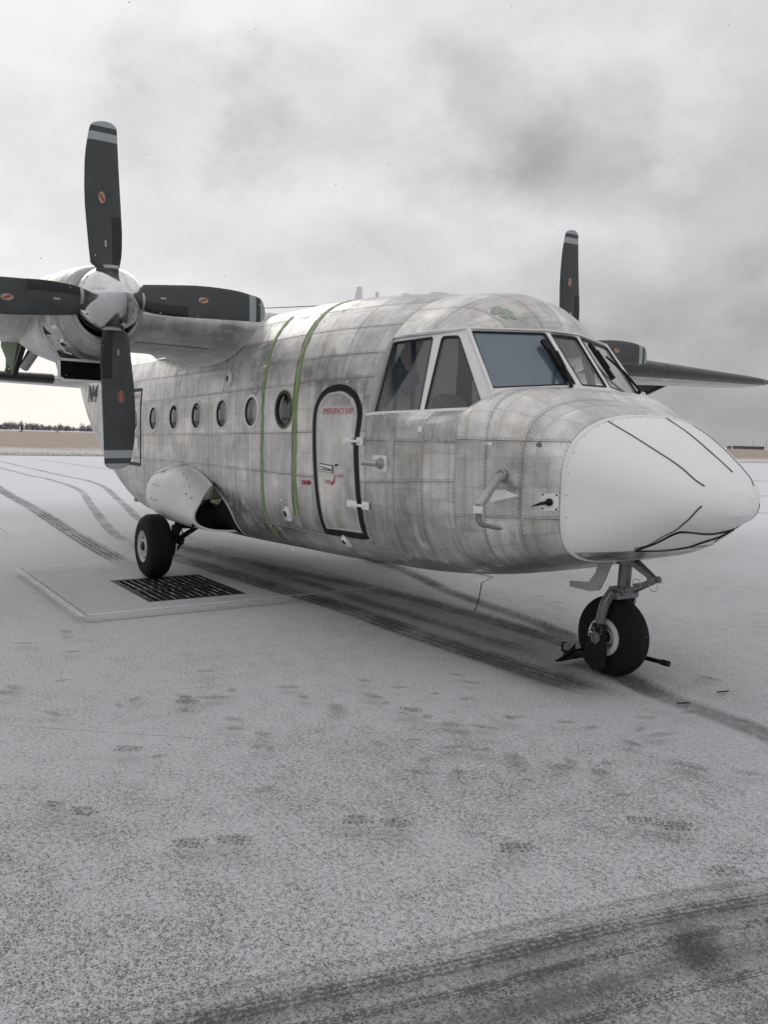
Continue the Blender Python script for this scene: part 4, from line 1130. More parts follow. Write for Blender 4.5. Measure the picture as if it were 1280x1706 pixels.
    mb=MB();mb.tube([(-.20,yc-.05,2.60),(-.28,yc-.09,2.46),(-.42,yc-.16,2.30)],[.075,.06,.05],14,cap=False);mb.build('exhaust_pipe',M['lightsteel'],NA,True)
    mb=MB();mb.plate([(1.15,yc+.34,2.42),(1.35,yc+.32,2.28),(1.20,yc+.30,2.12),(1.10,yc+.32,2.24)],.03);mb.build('drain_mast',M['frame'],NA)
    mb=MB();mb.tube([(-1.0,yc-.12,2.66),(-1.12,yc-.20,2.28)],.035,8);mb.plate([(-.9,yc-.15,2.66),(-1.35,yc-.15,2.68),(-1.10,yc-.20,2.26)],.05);mb.build('flap_fairing',M['green'],NA)
    return NA
nacelle(-1);nacelle(1)
TABL=[(.150,-.07,.06),(.205,-.075,.065),(.236,-.10,.068),(.279,-.150,.080),(.33,-.155,.09),(.383,-.160,.096),(.522,-.170,.101),(.64,-.178,.098),(.730,-.184,.096),(.869,-.186,.092),(1.043,-.180,.088),(1.15,-.170,.086),(1.232,-.155,.085),(1.297,-.143,.084),(1.342,-.128,.082),(1.366,-.105,.072),(1.383,-.06,.045),(1.389,-.02,.01)]
def propeller(side,ph):
    hub=Vector((HX,side*HY,HZ))
    mb=MB();pf=[(-.14,.235),(-.135,.262),(-.05,.262),(.02,.255),(.09,.238),(.16,.210),(.23,.172),(.29,.133),(.34,.096),(.38,.062),(.405,.034),(.418,.012),(.42,.001)]
    mb.lathe(hub,(1,0,0),pf,64,cap0=True);PR=mb.build('propeller',M['chrome'],AC,True,60)
    mb=MB();mb.lathe(hub,(1,0,0),[(-.142,.264),(-.128,.2655),(-.118,.264)],48);mb.build('spinner_rim',M['lightsteel'],PR,True)
    for k in range(10):
        a=2*math.pi*k/10;c=hub+Vector((.04,.2535*math.cos(a),.2535*math.sin(a)))
        mb=MB();d=Vector((.1,math.cos(a),math.sin(a)));mb.lathe(c,d,[(0,.007),(.003,.006),(.0031,.0005)],8);mb.build('screw',M['darkmetal'],PR)
    for b in range(4):
        a=ph+b*math.pi/2
        er=Vector((0,math.sin(a),math.cos(a)));ec=Vector((0,math.cos(a),-math.sin(a)));et=Vector((1,0,0))
        def bp(r,s,front,off=0.):
            # s from 0 (trailing) to 1 (leading)
            T_=TABL
            for A_,B_ in zip(T_,T_[1:]):
                if A_[0]<=r<=B_[0]:break
            q_=(r-A_[0])/(B_[0]-A_[0]);tr=A_[1]+(B_[1]-A_[1])*q_;le=A_[2]+(B_[2]-A_[2])*q_
            c=tr+(le-tr)*s;tw=R_(22*max(0,1-r/1.39)**1.6-2.);mid=-.02
            th0=.052*max(.12,(1-r/1.5))**1.1+.006
            if r<.3:th0+=.05*(.3-r)/.15
            if r>1.36:th0*=.6
            h=th0*(max(0.,1-(abs(2*s-1.15)/1.16)**2.2))**.5 if 0<s<1 else 0.
            h=(h if front else -h*.45)+(off if front else -off)
            cl=(c-mid);return hub+er*r+ec*(mid+cl*math.cos(tw)-h*math.sin(tw))+et*(cl*math.sin(tw)+h*math.cos(tw)-.015)
        rs=[];
        for A_,B_ in zip(TABL,TABL[1:]):
            k=max(1,int((B_[0]-A_[0])/.05));rs+=[A_[0]+(B_[0]-A_[0])*i/k for i in range(k)]
        rs.append(TABL[-1][0]-.0005)
        SS=[0,.03,.1,.2,.33,.46,.6,.74,.86,.95,.985,1]
        prof=[(s,1) for s in SS]+[(s,0) for s in SS[-2:0:-1]];n=len(prof)
        V=[];F=[];mi=[]
        for r in rs:
            for s,f in prof:V.append(bp(r,s,f))
        for i in range(len(rs)-1):
            rm=(rs[i]+rs[i+1])/2;mm=1 if (1.232<rm<1.297 or rm>1.342) else 0
            for k in range(n):F.append((i*n+k,i*n+(k+1)%n,(i+1)*n+(k+1)%n,(i+1)*n+k));mi.append(mm)
        F.append(tuple(range(n)));mi.append(0);F.append(tuple((len(rs)-1)*n+k for k in range(n)));mi.append(1)
        BL=mesh('blade',V,F,[M['blade'],M['tip']],PR,True,mi=mi,sharp=50)
        bm=bmesh.new();bm.from_mesh(BL.data);bmesh.ops.recalc_face_normals(bm,faces=bm.faces);bm.to_mesh(BL.data);bm.free()
        # black rubber boot on the leading part near the root
        V=[];F=[];R2=[.245+(.645-.245)*i/10 for i in range(11)];P2=[(.70,1),(.78,1),(.86,1),(.94,1),(.985,1),(1,1),(.985,0),(.9,0),(.75,0)]
        for r in R2:
            for s,f in P2:V.append(bp(r,s,f,.0025))
        for i in range(10):
            for k in range(8):F.append((i*9+k,i*9+k+1,(i+1)*9+k+1,(i+1)*9+k))
        mesh('deicing_boot',V,F,M['boot'],PR,True)
        mb=MB();mb.lathe(hub,er,[(.17,.078),(.235,.078),(.258,.076),(.258,.066),(.20,.062)],28);mb.build('blade_cuff',M['lightsteel'],PR,True)
        # oval decal and small placard
        low=(b==2)
        V=[bp(.79,.46,1,.0016)];N_=24
        for k in range(N_):
            t_=2*math.pi*k/N_;V.append(bp(.79+.046*math.cos(t_),.46+.092*math.sin(t_),1,.0016))
        mesh('maker_decal',V,[(0,1+k,1+(k+1)%N_) for k in range(N_)],M['decal_red'] if low else M['decal'],PR)
        if low:
            V=[];F=[]
            for k in range(N_):
                t_=2*math.pi*k/N_
                for q_ in(.88,1.0):V.append(bp(.79+.046*q_*math.cos(t_),.46+.092*q_*math.sin(t_),1,.0022))
            for k in range(N_):F.append((2*k,2*k+1,(2*k+3)%(2*N_),(2*k+2)%(2*N_)))
            mesh('decal_border',V,F,M['decal'],PR)
        V=[bp(.79+dr,s,1,.0024) for dr,s in((-.034,.485),(-.020,.525),(.034,.435),(.020,.395))] if not low else [bp(.79+dr,s,1,.0024) for dr,s in((-.030,.445),(-.030,.475),(.030,.475),(.030,.445))]
        mesh('decal_band',V,[(0,1,2,3)],M['decal_band'] if not low else M['decal'],PR)
        V=[bp(.43+dr,s,1,.0016) for dr,s in((-.025,.47),(-.025,.53),(.025,.53),(.025,.47))];mesh('blade_placard',V,[(0,1,2,3)],M['tip'],PR)
    return PR
M['decal']=simple('decal_cream',(.42,.31,.22),.5);M['decal_red']=simple('decal_red',(.26,.035,.025),.5);M['decal_band']=simple('decal_band',(.30,.05,.03),.5)
propeller(-1,-.022);propeller(1,-.022)
# ------------------------------------------------------------------ main landing gear
def tyre_prof(R,w,rr):
    P=[];N_=22
    # outer closed profile (half torus-like) measured from axle: (axial, radius)
    for i in range(N_+1):
        a=math.pi*i/N_;c,s=math.cos(a),math.sin(a)
        ax=w/2*(abs(c)**.72)*(1 if c>=0 else -1);r=rr+(R-rr)*(abs(s)**.55);P.append((ax,r))
    return P
def wheel(parent,c,R,w,rimr,side,grooves=3):
    mb=MB();pf=tyre_prof(R,w,rimr);n=56
    mb.lathe(c,(0,1,0),pf,n);ty=mb.build('tyre',M['rubber'],parent,True,30)
    # flat where it meets the ground
    for v in ty.data.vertices:
        if v.co.z<.012: v.co.z=.004
    for g_ in range(grooves):
        o_=(g_-(grooves-1)/2)*w*.2;mb=MB();mb.lathe((c[0],c[1]+o_,c[2]),(0,1,0),[(-.006,R*1.0008),(0,R*1.0012),(.006,R*1.0008)],n);go=mb.build('tread_groove',M['dark'],ty,True)
        for v in go.data.vertices:
            if v.co.z<.012:v.co.z=.003
    s=side;ax=(0,s,0)
    mb=MB();h=w/2
    mb.lathe(c,ax,[(h-.035,rimr+.012),(h-.012,rimr+.006),(h-.006,rimr-.006),(h-.014,rimr-.014),(h-.045,rimr*.86),(h-.070,rimr*.72),(h-.062,rimr*.50),(h-.02,rimr*.42),(h-.012,rimr*.36),(h-.03,rimr*.30)],40)
    mb.lathe(c,(0,-s,0),[(h-.035,rimr+.012),(h-.01,rimr),(h-.05,rimr*.8),(h-.06,.02)],32)
    rm=mb.build('rim',M['rim'],ty,True,35)
    mb=MB();mb.lathe(c,ax,[(h-.06,rimr*.31),(h-.005,rimr*.26),(h+.006,rimr*.18),(h+.007,.001)],24);mb.build('hub_cap',M['darkmetal'],ty,True)
    for k in range(10):
        a=2*math.pi*k/10;mb=MB();cc=(c[0]+rimr*.78*math.cos(a),c[1]+s*(h-.058),c[2]+rimr*.78*math.sin(a));mb.lathe(cc,ax,[(0,.009),(.014,.009),(.0141,.0005)],6);mb.build('wheel_bolt',M['steel'],ty)
    return ty
M['sealant']=simple('old_sealant',(.24,.22,.15),.8,0,.4,60.)
def sponson(side):
    SP=[(-1.02,.84,.96,.05,.90),(-.98,.76,1.05,.20,.90),(-.85,.68,1.16,.34,.90),(-.6,.62,1.24,.42,.90),(-.3,.585,1.285,.465,.90),(.05,.58,1.27,.475,.88),(.4,.585,1.19,.465,.84),(.7,.59,1.085,.45,.80),(.95,.60,.975,.425,.765)]
    def sec(x):
        for a,b in zip(SP,SP[1:]):
            if a[0]<=x<=b[0]:
                t=(x-a[0])/(b[0]-a[0]);return [a[k]+(b[k]-a[k])*t for k in range(1,5)]
        return SP[-1][1:]
    def pp(x,a,off=0,sc=1.):
        zb,zt,w,zw=sec(min(x,.95));c,s=math.cos(a),math.sin(a);e=2/2.3
        return Vector((x,side*(1.02+(w*sc+off)*abs(c)**e*(1 if c>=0 else -1)),zw+(((zt-zw)*sc+off) if s>=0 else ((zw-zb)*sc+off))*abs(s)**e*(1 if s>=0 else -1)))
    V=[];F=[];K=34;XS=[-1.02,-1.0,-.98,-.93,-.85,-.75,-.6,-.45,-.3,-.1,.1,.3,.5]
    A0_,A1_=-math.pi*.56,math.pi*.56
    def edge(a): # front edge of the white shell: further forward low down
        t=(a-A0_)/(A1_-A0_);return .95-.02*t if t<.6 else .938-.50*((t-.6)/.4)**1.9
    for i in range(25):
        for k in range(K+1):
            a=A0_+(A1_-A0_)*k/K;xe=edge(a);u=i/24;x=-1.02+(xe+1.02)*(u**1.0)
            V.append(pp(x,a))
    for i in range(24):
        for k in range(K):F.append((i*(K+1)+k,i*(K+1)+k+1,(i+1)*(K+1)+k+1,(i+1)*(K+1)+k))
    # return lip
    b=len(V)
    for k in range(K+1):
        a=A0_+(A1_-A0_)*k/K;V.append(pp(edge(a)-.004,a,-.022,.99))
    for k in range(K):F.append((24*(K+1)+k,24*(K+1)+k+1,b+k+1,b+k))
    SPO=mesh('wheel_fairing',V,F,M['white'],AC,True,sharp=40)
    # mounting flange on the fuselage
    pts=[(-.59,1.245),(-.19,1.262),(.285,1.225),(.576,1.139),(.783,1.053),(.988,.951),(1.085,.85),(1.10,.76),(1.08,.66),(1.03,.585)]
    pf=smoothp(pts,n=5)
    surf_strip('mounting_flange',pf,.030,.012,M['frame'],SPO,side)
    pts2=smoothp(pts[2:],n=5);nn=len(pts2)
    def shell(t):
        a=A1_-(A1_-A0_)*t;return pp(edge(a)-.006,a,-.006,1.)
    def ruled(t0,t1,rec,m,nm):
        V=[];F=[];K2=24;J=6
        for i in range(K2+1):
            t=t0+(t1-t0)*i/K2;x,z=pts2[min(nn-1,int(t*(nn-1)))];x2,z2=pts2[min(nn-1,int(t*(nn-1))+1)];fr=t*(nn-1)-int(t*(nn-1));x=x+(x2-x)*fr;z=z+(z2-z)*fr
            A_=shell(.7*t if t<.4 else .28+(t-.4)/.6*.66);B_=S(x,z,side,.008)
            for j in range(J+1):
                q_=j/J;p=A_.lerp(B_,q_);p.x+=.10*math.sin(math.pi*q_)*(1-t*.5)-rec*math.sin(math.pi*q_);p.z+=.03*math.sin(math.pi*q_)*(1-t)
                V.append(p)
        for i in range(K2):
            for j in range(J):F.append((i*(J+1)+j,i*(J+1)+j+1,(i+1)*(J+1)+j+1,(i+1)*(J+1)+j))
        return mesh(nm,V,F,m,SPO,True)
    ruled(0,.40,0,M['primer_skin'],'bare_inner_skin');ruled(.37,1.,.35,M['dark'],'fairing_cavity')
    A_=shell(.285);B_=S(pts2[int(nn*.41)][0],pts2[int(nn*.41)][1],side,.01);V=[];F=[]
    for i in range(13):
        q_=.3+.6*i/12;p=A_.lerp(B_,q_);p.x+=.10*math.sin(math.pi*q_);d=.012+.05*abs(math.sin(i*1.9+.4))*math.sin(math.pi*i/12);V+=[p+Vector((0,0,.01)),p+Vector((.01,0,-d))]
    for i in range(12):F.append((2*i,2*i+1,2*i+3,2*i+2))
    mesh('torn_sealant',V,F,M['sealant'],SPO)
    # dark cavity
    V=[];F=[];n=36
    for (x,sc) in((.945,.955),(.70,.93),(.45,.9)):
        for k in range(n):V.append(pp(x,2*math.pi*k/n,0,sc))
    for i in range(2):
        for k in range(n):F.append((i*n+k,i*n+(k+1)%n,(i+1)*n+(k+1)%n,(i+1)*n+k))
    F.append(tuple(2*n+k for k in range(n)));mesh('fairing_cavity',V,F,M['dark'],SPO,True)
    V=[];F=[];cc=pp(.93,0,0,.0);n=len(pts2);V=[];
    mb=MB();mb.tube([pp(.86,-.5,0),pp(.86,-.5,.02)],.02,10);mb.build('drain_hole',M['dark'],SPO)
    for x,a in((.35,1.0),(.55,.85),(.62,.6),(.75,.62),(.2,1.05)):
        c=pp(x,a,.001);mb=MB();mb.lathe(c,(0,side*math.cos(a),math.sin(a)),[(0,.011),(.003,.010),(.0031,.0005)],8);mb.build('screw',M['darkmetal'],SPO)
    P=[pp(x,a,.0025) for x,a in((-.28,.35),(-.08,.35),(-.08,-.05),(-.28,-.05))]
    mb=MB()
    for p,q_ in zip(P,P[1:]+P[:1]):mb.bar(p,q_,.005,.005)
    mb.build('hatch_outline',M['steel'],SPO)
    P=[pp(x,a,.014) for x,a in((-.55,1.25),(-.55,.75),(-.25,.80),(-.18,1.35))];mb=MB();mb.plate(P,.012);mb.build('hinge_cover',M['white'],SPO)
    # leg and wheel
    G=bpy.data.objects.new('main_gear',None);COL.objects.link(G);G.parent=AC
    mb=MB();y=side
    mb.tube([(0,y*1.20,.70),(0,y*1.36,.37)],[.055,.05],12);mb.tube([(0,y*1.30,.36),(0,y*1.62,.36)],.035,12);mb.tube([(.32,y*1.12,.62),(.04,y*1.32,.40)],.03,8);mb.tube([(-.30,y*1.12,.62),(-.04,y*1.32,.38)],.03,8)
    mb.box((.17,y*1.22,.62),(.10,.12,.10));mb.box((.10,y*1.33,.50),(.10,.06,.20));mb.box((.18,y*1.30,.42),(.08,.05,.06))
    mb.lathe((0,y*1.42,.36),(0,-y,0),[(0,.14),(.08,.14),(.085,.06)],20,cap0=True)
    for k in range(5):mb.tube([(.16+.012*k,y*1.28,.56-.02*k),(.20,y*(1.26+.01*k),.44),(.12+.01*k,y*1.32,.30+.015*k)],.006,6)
    mb.build('gear_leg',M['darkmetal'],G,True)
    wheel(G,(0,y*1.55,.362),.362,.272,.182,side,3)
sponson(-1);sponson(1)
# ------------------------------------------------------------------ nose gear
G=bpy.data.objects.new('nose_gear',None);COL.objects.link(G);G.parent=AC
nx=5.33
mb=MB();mb.tube([(nx+.09,0,1.05),(nx+.085,0,.82)],.062,18);mb.tube([(nx+.085,0,.84),(nx+.075,0,.63)],.046,20);mb.lathe((nx+.086,0,.855),(0,0,-1),[(0,.055),(.0,.068),(.035,.070),(.04,.05)],22);mb.build('strut',M['steel'],G,True)
mb=MB();mb.box((nx+.07,0,.625),(.13,.15,.05));mb.box((nx+.07,0,.60),(.10,.22,.045));mb.tube([(nx+.07,-.12,.60),(nx+.07,.12,.60)],.03,12)
mb.build('fork_crown',M['steel'],G)
for s in(-1,1):
    mb=MB();P=smoothp([(nx+.06,s*.10,.625),(nx+.035,s*.135,.55),(nx+.015,s*.145,.46),(nx+.0,s*.148,.365)],n=4)
    for a,b in zip(P,P[1:]):mb.bar(a,b,.022,.072,(1,0,0))
    mb.tube([P[0],P[4],P[8],P[-1]],[.02,.022,.02,.018],8);mb.build('fork_leg',M['steel'],G,True,30)
    mb=MB();yo=s*.158
    mb.plate([(nx-.045,yo,.39),(nx+.055,yo,.395),(nx+.07,yo,.37),(nx+.085,yo,.10),(nx-.02,yo,.045),(nx-.13,yo,.12),(nx-.06,yo,.34)],.014)
    mb.build('side_plate',M['black'],G)
    mb=MB();mb.lathe((nx-.01,yo,.29),(0,s,0),[(.0,.045),(.02,.045),(.02,.03),(.012,.028),(.0121,.001)],6);mb.build('axle_nut',M['steel'],G)
    for dx,dz in((-.03,.355),(-.025,.335),(.04,.352),(.035,.325)):
        mb=MB();mb.lathe((nx+dx,yo+s*.006,dz),(0,s,0),[(0,.008),(.007,.007),(.0071,.0005)],8);mb.build('bolt',M['steel'],G)
mb=MB();mb.plate([(nx-.20,-.20,.155),(nx-.20,.20,.155),(nx-.36,.19,.035),(nx-.36,-.19,.035)],.014);mb.bar((nx-.1,-.15,.15),(nx-.30,-.17,.12),.02,.03);mb.bar((nx-.1,.15,.15),(nx-.30,.17,.12),.02,.03);mb.tube([(nx-.29,-.20,.13),(nx-.29,-.20,.20),(nx-.26,-.20,.20)],.008,6);mb.plate([(nx-.20,-.165,.20),(nx-.20,-.165,.09),(nx-.37,-.165,.025)],.012);mb.build('spray_deflector',M['black'],G)
mb=MB();mb.tube([(nx+.10,.13,.15),(nx+.37,.13,.155)],.016,10);mb.tube([(nx+.33,.13,.155),(nx+.39,.13,.155)],.021,10);mb.build('towing_rod',M['black'],G,True)
# torque links
mb=MB()
for s in(-1,1):
    mb.bar((nx+.12,s*.045,.86),(nx+.33,s*.015,.745),.016,.030);mb.bar((nx+.11,s*.055,.62),(nx+.33,s*.018,.735),.016,.034)
mb.tube([(nx+.33,-.05,.742),(nx+.33,.05,.742)],.022,10);mb.box((nx+.20,0,.70-.02),(.04,.07,.03));mb.bar((nx+.28,-.0,.742),(nx+.38,0,.742),.03,.03);mb.build('torque_link',M['steel'],G)
for (x,y,r) in((nx+.36,-.045,.035),(nx+.24,-.07,.035)):
    mb=MB();mb.tube([(x+r*math.cos(a),y,.705+r*math.sin(a)) for a in [2*math.pi*k/20 for k in range(21)]],.0025,6);mb.build('pull_ring',M['lightsteel'],G,True)
wheel(G,(nx,0,.288),.288,.185,.135,-1,2)
mb=MB();mb.lathe((nx,-.02,.288),(0,-1,0),[(0,.128),(.085,.136),(.088,.10),(.04,.075)],32);mb.build('rim_cover',M['rim'],G,True)
# belly items around the nose gear
mb=MB();mb.plate([(5.42,-.13,.87),(5.30,-.13,.88),(5.26,-.13,.74),(5.20,-.13,.665),(5.02,-.13,.645),(5.02,-.13,.605),(5.22,-.13,.60),(5.30,-.13,.62),(5.345,-.13,.70)],.012);mb.build('belly_step_aerial',M['lightsteel'],AC)
mb=MB();mb.plate([(4.50,-.62,.66),(4.72,-.62,.66),(4.60,-.62,.60),(4.56,-.62,.60)],.03);mb.plate([(4.44,-.55,.67),(4.52,-.55,.67),(4.50,-.55,.62),(4.46,-.55,.62)],.05);mb.build('drain_fitting',M['frame'],AC)
mb=MB();mb.tube(smoothp([(4.60,-.62,.60),(4.585,-.62,.52),(4.55,-.61,.43),(4.51,-.60,.37)]),.004,6);mb.build('drain_hose',M['darkmetal'],AC,True)
print('skin panels',NPAN[0])
# ------------------------------------------------------------------ ground
HG=(.045,1.385,-2.062,-1.030)
def ring_sheet(name,x0,x1,y0,y1,z,m,hole=None,parent=None):
    if hole is None:
        return mesh(name,[(x0,y0,z),(x1,y0,z),(x1,y1,z),(x0,y1,z)],[(0,1,2,3)],m,parent)
    a,b,c,d=hole
    V=[(x,y,z) for x in(x0,a,b,x1) for y in(y0,c,d,y1)];F=[]
    for i in range(3):
        for j in range(3):
            if i==1 and j==1:continue
            F.append((i*4+j,(i+1)*4+j,(i+1)*4+j+1,i*4+j+1))
    return mesh(name,V,F,m,parent)
def snow_mat(name,cover=0.,tone=1.,alpha=None,edge=False):
    m,t=mat(name);pos=t.new('ShaderNodeNewGeometry').outputs['Position'];P=t.xyz(pos)
    fine=t.noise(pos,125.,3,.7);fine2=t.noise(pos,46.,5,.68);mid=t.noise(pos,6.,5,.6);big=t.noise(pos,.55,5,.6)
    # less snow next to the aircraft's path, more away to the side and far behind
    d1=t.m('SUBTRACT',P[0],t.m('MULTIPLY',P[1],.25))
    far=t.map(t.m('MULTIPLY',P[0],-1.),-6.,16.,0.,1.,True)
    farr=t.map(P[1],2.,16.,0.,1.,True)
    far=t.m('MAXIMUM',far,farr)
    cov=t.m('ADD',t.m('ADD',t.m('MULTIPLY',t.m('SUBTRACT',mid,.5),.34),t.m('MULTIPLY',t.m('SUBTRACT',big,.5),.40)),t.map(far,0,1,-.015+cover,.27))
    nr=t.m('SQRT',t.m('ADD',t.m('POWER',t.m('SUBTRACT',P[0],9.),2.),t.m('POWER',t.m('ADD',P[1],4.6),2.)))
    cov=t.m('ADD',cov,t.map(nr,1.2,5.5,-.03,.10,True))  # cover thinned towards the camera, painting in the darkening of lens vignetting
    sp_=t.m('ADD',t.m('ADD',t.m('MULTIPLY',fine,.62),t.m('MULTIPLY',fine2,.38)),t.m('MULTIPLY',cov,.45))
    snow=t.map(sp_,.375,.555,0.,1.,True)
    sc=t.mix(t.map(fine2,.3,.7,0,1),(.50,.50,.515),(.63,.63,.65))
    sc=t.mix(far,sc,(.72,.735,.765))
    asph=t.mix(t.map(fine,.3,.75,0,1),(.065,.065,.067),(.18,.18,.18))
    c=t.mix(snow,asph,sc)
    if tone!=1.:c=t.vm('MULTIPLY',c,(tone,tone,tone))
    h=t.m('MULTIPLY',sp_,1.)
    pr=princ(t,c,t.map(snow,0,1,.62,.85),0,t.bump(h,.75,.008),spec=.25)
    return m,t,pr
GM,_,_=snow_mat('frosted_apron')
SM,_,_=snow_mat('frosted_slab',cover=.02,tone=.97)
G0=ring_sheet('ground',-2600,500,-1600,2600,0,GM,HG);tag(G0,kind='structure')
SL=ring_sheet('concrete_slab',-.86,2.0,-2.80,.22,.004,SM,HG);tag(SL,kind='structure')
# dark pit and cast grating
GR=thing('drain_grate','black cast iron drain grating set in the apron in front of the main wheel','drain grate',(.7,-1.55,0))
def gchild(o):
    o.parent=GR;o.matrix_parent_inverse=Matrix.Translation((-.7,1.55,0));return o
a,b,c,d=HG
mb=MB();z0=-.45
mb.add([(a,c,.0035),(b,c,.0035),(b,d,.0035),(a,d,.0035),(a,c,z0),(b,c,z0),(b,d,z0),(a,d,z0)],[(4,5,6,7),(0,1,5,4),(1,2,6,5),(2,3,7,6),(3,0,4,7)])
gchild(mb.build('drain_pit',M['dark']))
mb=MB()
for p,q_ in(((a,c),(b,c)),((b,c),(b,d)),((b,d),(a,d)),((a,d),(a,c))):
    p=Vector((p[0],p[1],-.012));q_=Vector((q_[0],q_[1],-.012));cen=Vector(((a+b)/2,(c+d)/2,-.012));i1=(cen-p);i1=Vector((math.copysign(.018,i1.x),math.copysign(.018,i1.y),0));i2=cen-q_;i2=Vector((math.copysign(.018,i2.x),math.copysign(.018,i2.y),0))
    mb.bar(p+i1,q_+i2,.035,.026)
xm=(a+b)/2;mb.bar((xm-.025,c+.03,-.013),(xm-.025,d-.03,-.013),.035,.026);mb.bar((xm+.025,c+.03,-.014),(xm+.025,d-.03,-.014),.035,.026)
for xx in((a+xm)/2,(xm+b)/2): mb.bar((xx,c+.03,-.024),(xx,d-.03,-.024),.02,.02)
gchild(mb.build('grate_frame',M['iron']))
proto=None;nb=13
for h_ in(0,1):
    for i in range(nb):
        y=c+.065+(d-c-.13)*i/(nb-1);x0=(a+.035) if h_==0 else xm+.045;x1=xm-.045 if h_==0 else b-.035
        if proto is None:
            mb=MB();mb.box((0,0,0),(x1-x0,.026,.034));proto=gchild(mb.build('bar',M['iron']));o=proto
        else:
            o=proto.copy();COL.objects.link(o)
        o.location=((x0+x1)/2,y,-.018)
        o.matrix_parent_inverse=Matrix.Translation((-.7,1.55,0))
# snow lying on the bars
mb=MB()
for k in range(90):
    i=random.randrange(nb);y=c+.065+(d-c-.13)*i/(nb-1);x=random.uniform(a+.08,b-.1);L=random.uniform(.03,.16)
    if abs(x-xm)<.1:continue
    mb.box((x,y+random.uniform(-.008,.008),-.0005),(L,random.uniform(.003,.010),.003))
so_=mb.build('snow_streak',GM);gchild(so_);so_['kind']='stuff'
# ---- thin sheets lying on the apron
def decal_mat(name,col,amax,kind='track',scale=26.,col2=None):
    m,t=mat(name);u=t.xyz(t.uv('uv'));pos=t.new('ShaderNodeNewGeometry').outputs['Position']
    f1=t.noise(pos,95.,3,.7);f2=t.noise(pos,scale,5,.65);f3=t.noise(pos,1.3,4,.6)
    x=t.m('ABSOLUTE',t.m('SUBTRACT',t.m('MULTIPLY',u[0],2.),1.))
    if kind=='track':
        e=t.map(x,.55,1.,1.,0.,True)
        rib=t.m('SINE',t.m('ADD',t.m('MULTIPLY',u[0],26.),t.m('MULTIPLY',f3,6.)))
        a=t.m('ADD',t.m('ADD',t.m('MULTIPLY',rib,.07),t.m('MULTIPLY',f1,.95)),t.m('ADD',t.m('MULTIPLY',f2,.45),t.m('MULTIPLY',f3,.45)))
        a=t.map(a,.76,1.10,0,1,True)
        a=t.m('MULTIPLY',t.m('MULTIPLY',a,e),t.map(u[1],0,1,0.,1.))
    elif kind=='line':
        e=t.map(x,.2,1.,1.,0.,True);a=t.m('MULTIPLY',e,t.map(t.m('ADD',f2,t.m('MULTIPLY',f1,.4)),.45,.85,0,1,True))
    else:
        yy=t.m('ABSOLUTE',t.m('SUBTRACT',t.m('MULTIPLY',u[1],2.),1.))
        r=t.m('SQRT',t.m('ADD',t.m('MULTIPLY',x,x),t.m('MULTIPLY',yy,yy)))
        e=t.map(t.m('ADD',r,t.m('MULTIPLY',t.m('SUBTRACT',f2,.5),1.1)),.25,1.,1.,0.,True)
        a=t.m('MULTIPLY',e,t.map(t.m('ADD',f1,t.m('MULTIPLY',f2,.3)),.45,.80,0,1,True))
        e2=t.map(r,.75,1.,1.,0.,True);a=t.m('MULTIPLY',a,e2)
    a=t.m('MULTIPLY',a,amax)
    p=t.new('ShaderNodeBsdfPrincipled');cc=t.mix(f1,col,col2 or tuple(k*2.1 for k in col));t.put(p.inputs[0],cc);p.inputs['Roughness'].default_value=.75;p.inputs['Specular IOR Level'].default_value=.25
    t.put(p.inputs['Alpha'],a);t.l.new(p.outputs[0],t.o);return m
TM=decal_mat('pressed_snow_track',(.04,.04,.041),.85);TML=decal_mat('faint_track',(.07,.07,.072),.6)
JM=decal_mat('joint_line',(.05,.05,.05),.75,'line');RM_=decal_mat('snow_ridge',(.70,.70,.72),.8,'line',col2=(.76,.76,.78));SMM=decal_mat('scuffed_snow',(.055,.055,.055),.62,'blob',26.);DM=decal_mat('bare_patch',(.035,.035,.034),.95,'blob',9.)
LV=[.008];TMF=decal_mat('thin_snow_band',(.09,.09,.092),.38)
def ground_strip(name,pts,w,m,fade=True,sm=True,kind='structure'):
    P=smoothp(pts,n=10) if sm else dens(pts,.3);z=LV[0];LV[0]+=.0012
    V=[];U=[];F=[];n=len(P)
    for i,p in enumerate(P):
        a,b=P[max(0,i-1)],P[min(n-1,i+1)];d=Vector((b[0]-a[0],b[1]-a[1],0)).normalized();q_=Vector((-d.y,d.x,0));ww=w if not callable(w) else w(i/(n-1))
        f=min(1,i/(n*.12),(n-1-i)/(n*.12)) if fade else 1.
        for k in range(5):
            t_=k/4;V.append(Vector((p[0],p[1],z))+q_*ww*(t_-.5));U.append((t_,f))
    for i in range(n-1):
        for k in range(4):F.append((i*5+k,i*5+k+1,(i+1)*5+k+1,(i+1)*5+k))
    o=mesh(name,V,F,m,None,False,{'uv':U});o['kind']=kind;return o
ground_strip('track_and_band',[(-24,.2),(-15.2,-.64),(-8.7,-1.04),(-4,-1.39),(-.8,-1.56)],.34,TM)
ground_strip('track_and_band',[(-60,2.2),(-25.4,1.5),(-20.3,1.6),(-14.8,1.3),(-9.86,.34),(-5.03,-.63),(-3,-.91)],.22,TML)
ground_strip('track_and_band',[(-60,3.0),(-25.4,2.6),(-17.5,2.5),(-10.5,1.2),(-5.8,.23),(-2.95,.15)],.22,TML)
ground_strip('track_and_band',[(-3.5,-.45),(-1,-.2),(1.9,.353),(4.57,.383),(5.4,.05),(5.9,-.12)],.30,TM)
ground_strip('track_and_band',[(5.2,.1),(5.8,-.1),(6.6,-.18),(8.2,-.5)],.26,TML)
ground_strip('track_and_band',[(-3,-.9),(1.0,-.65),(2.35,-.53),(3.74,-.53),(5.0,-.47),(5.7,-.45)],.36,TM)
ground_strip('track_and_band',[(-3,1.3),(0,1.5),(2.38,.96),(3.88,.73),(5.2,.35)],.22,TM)
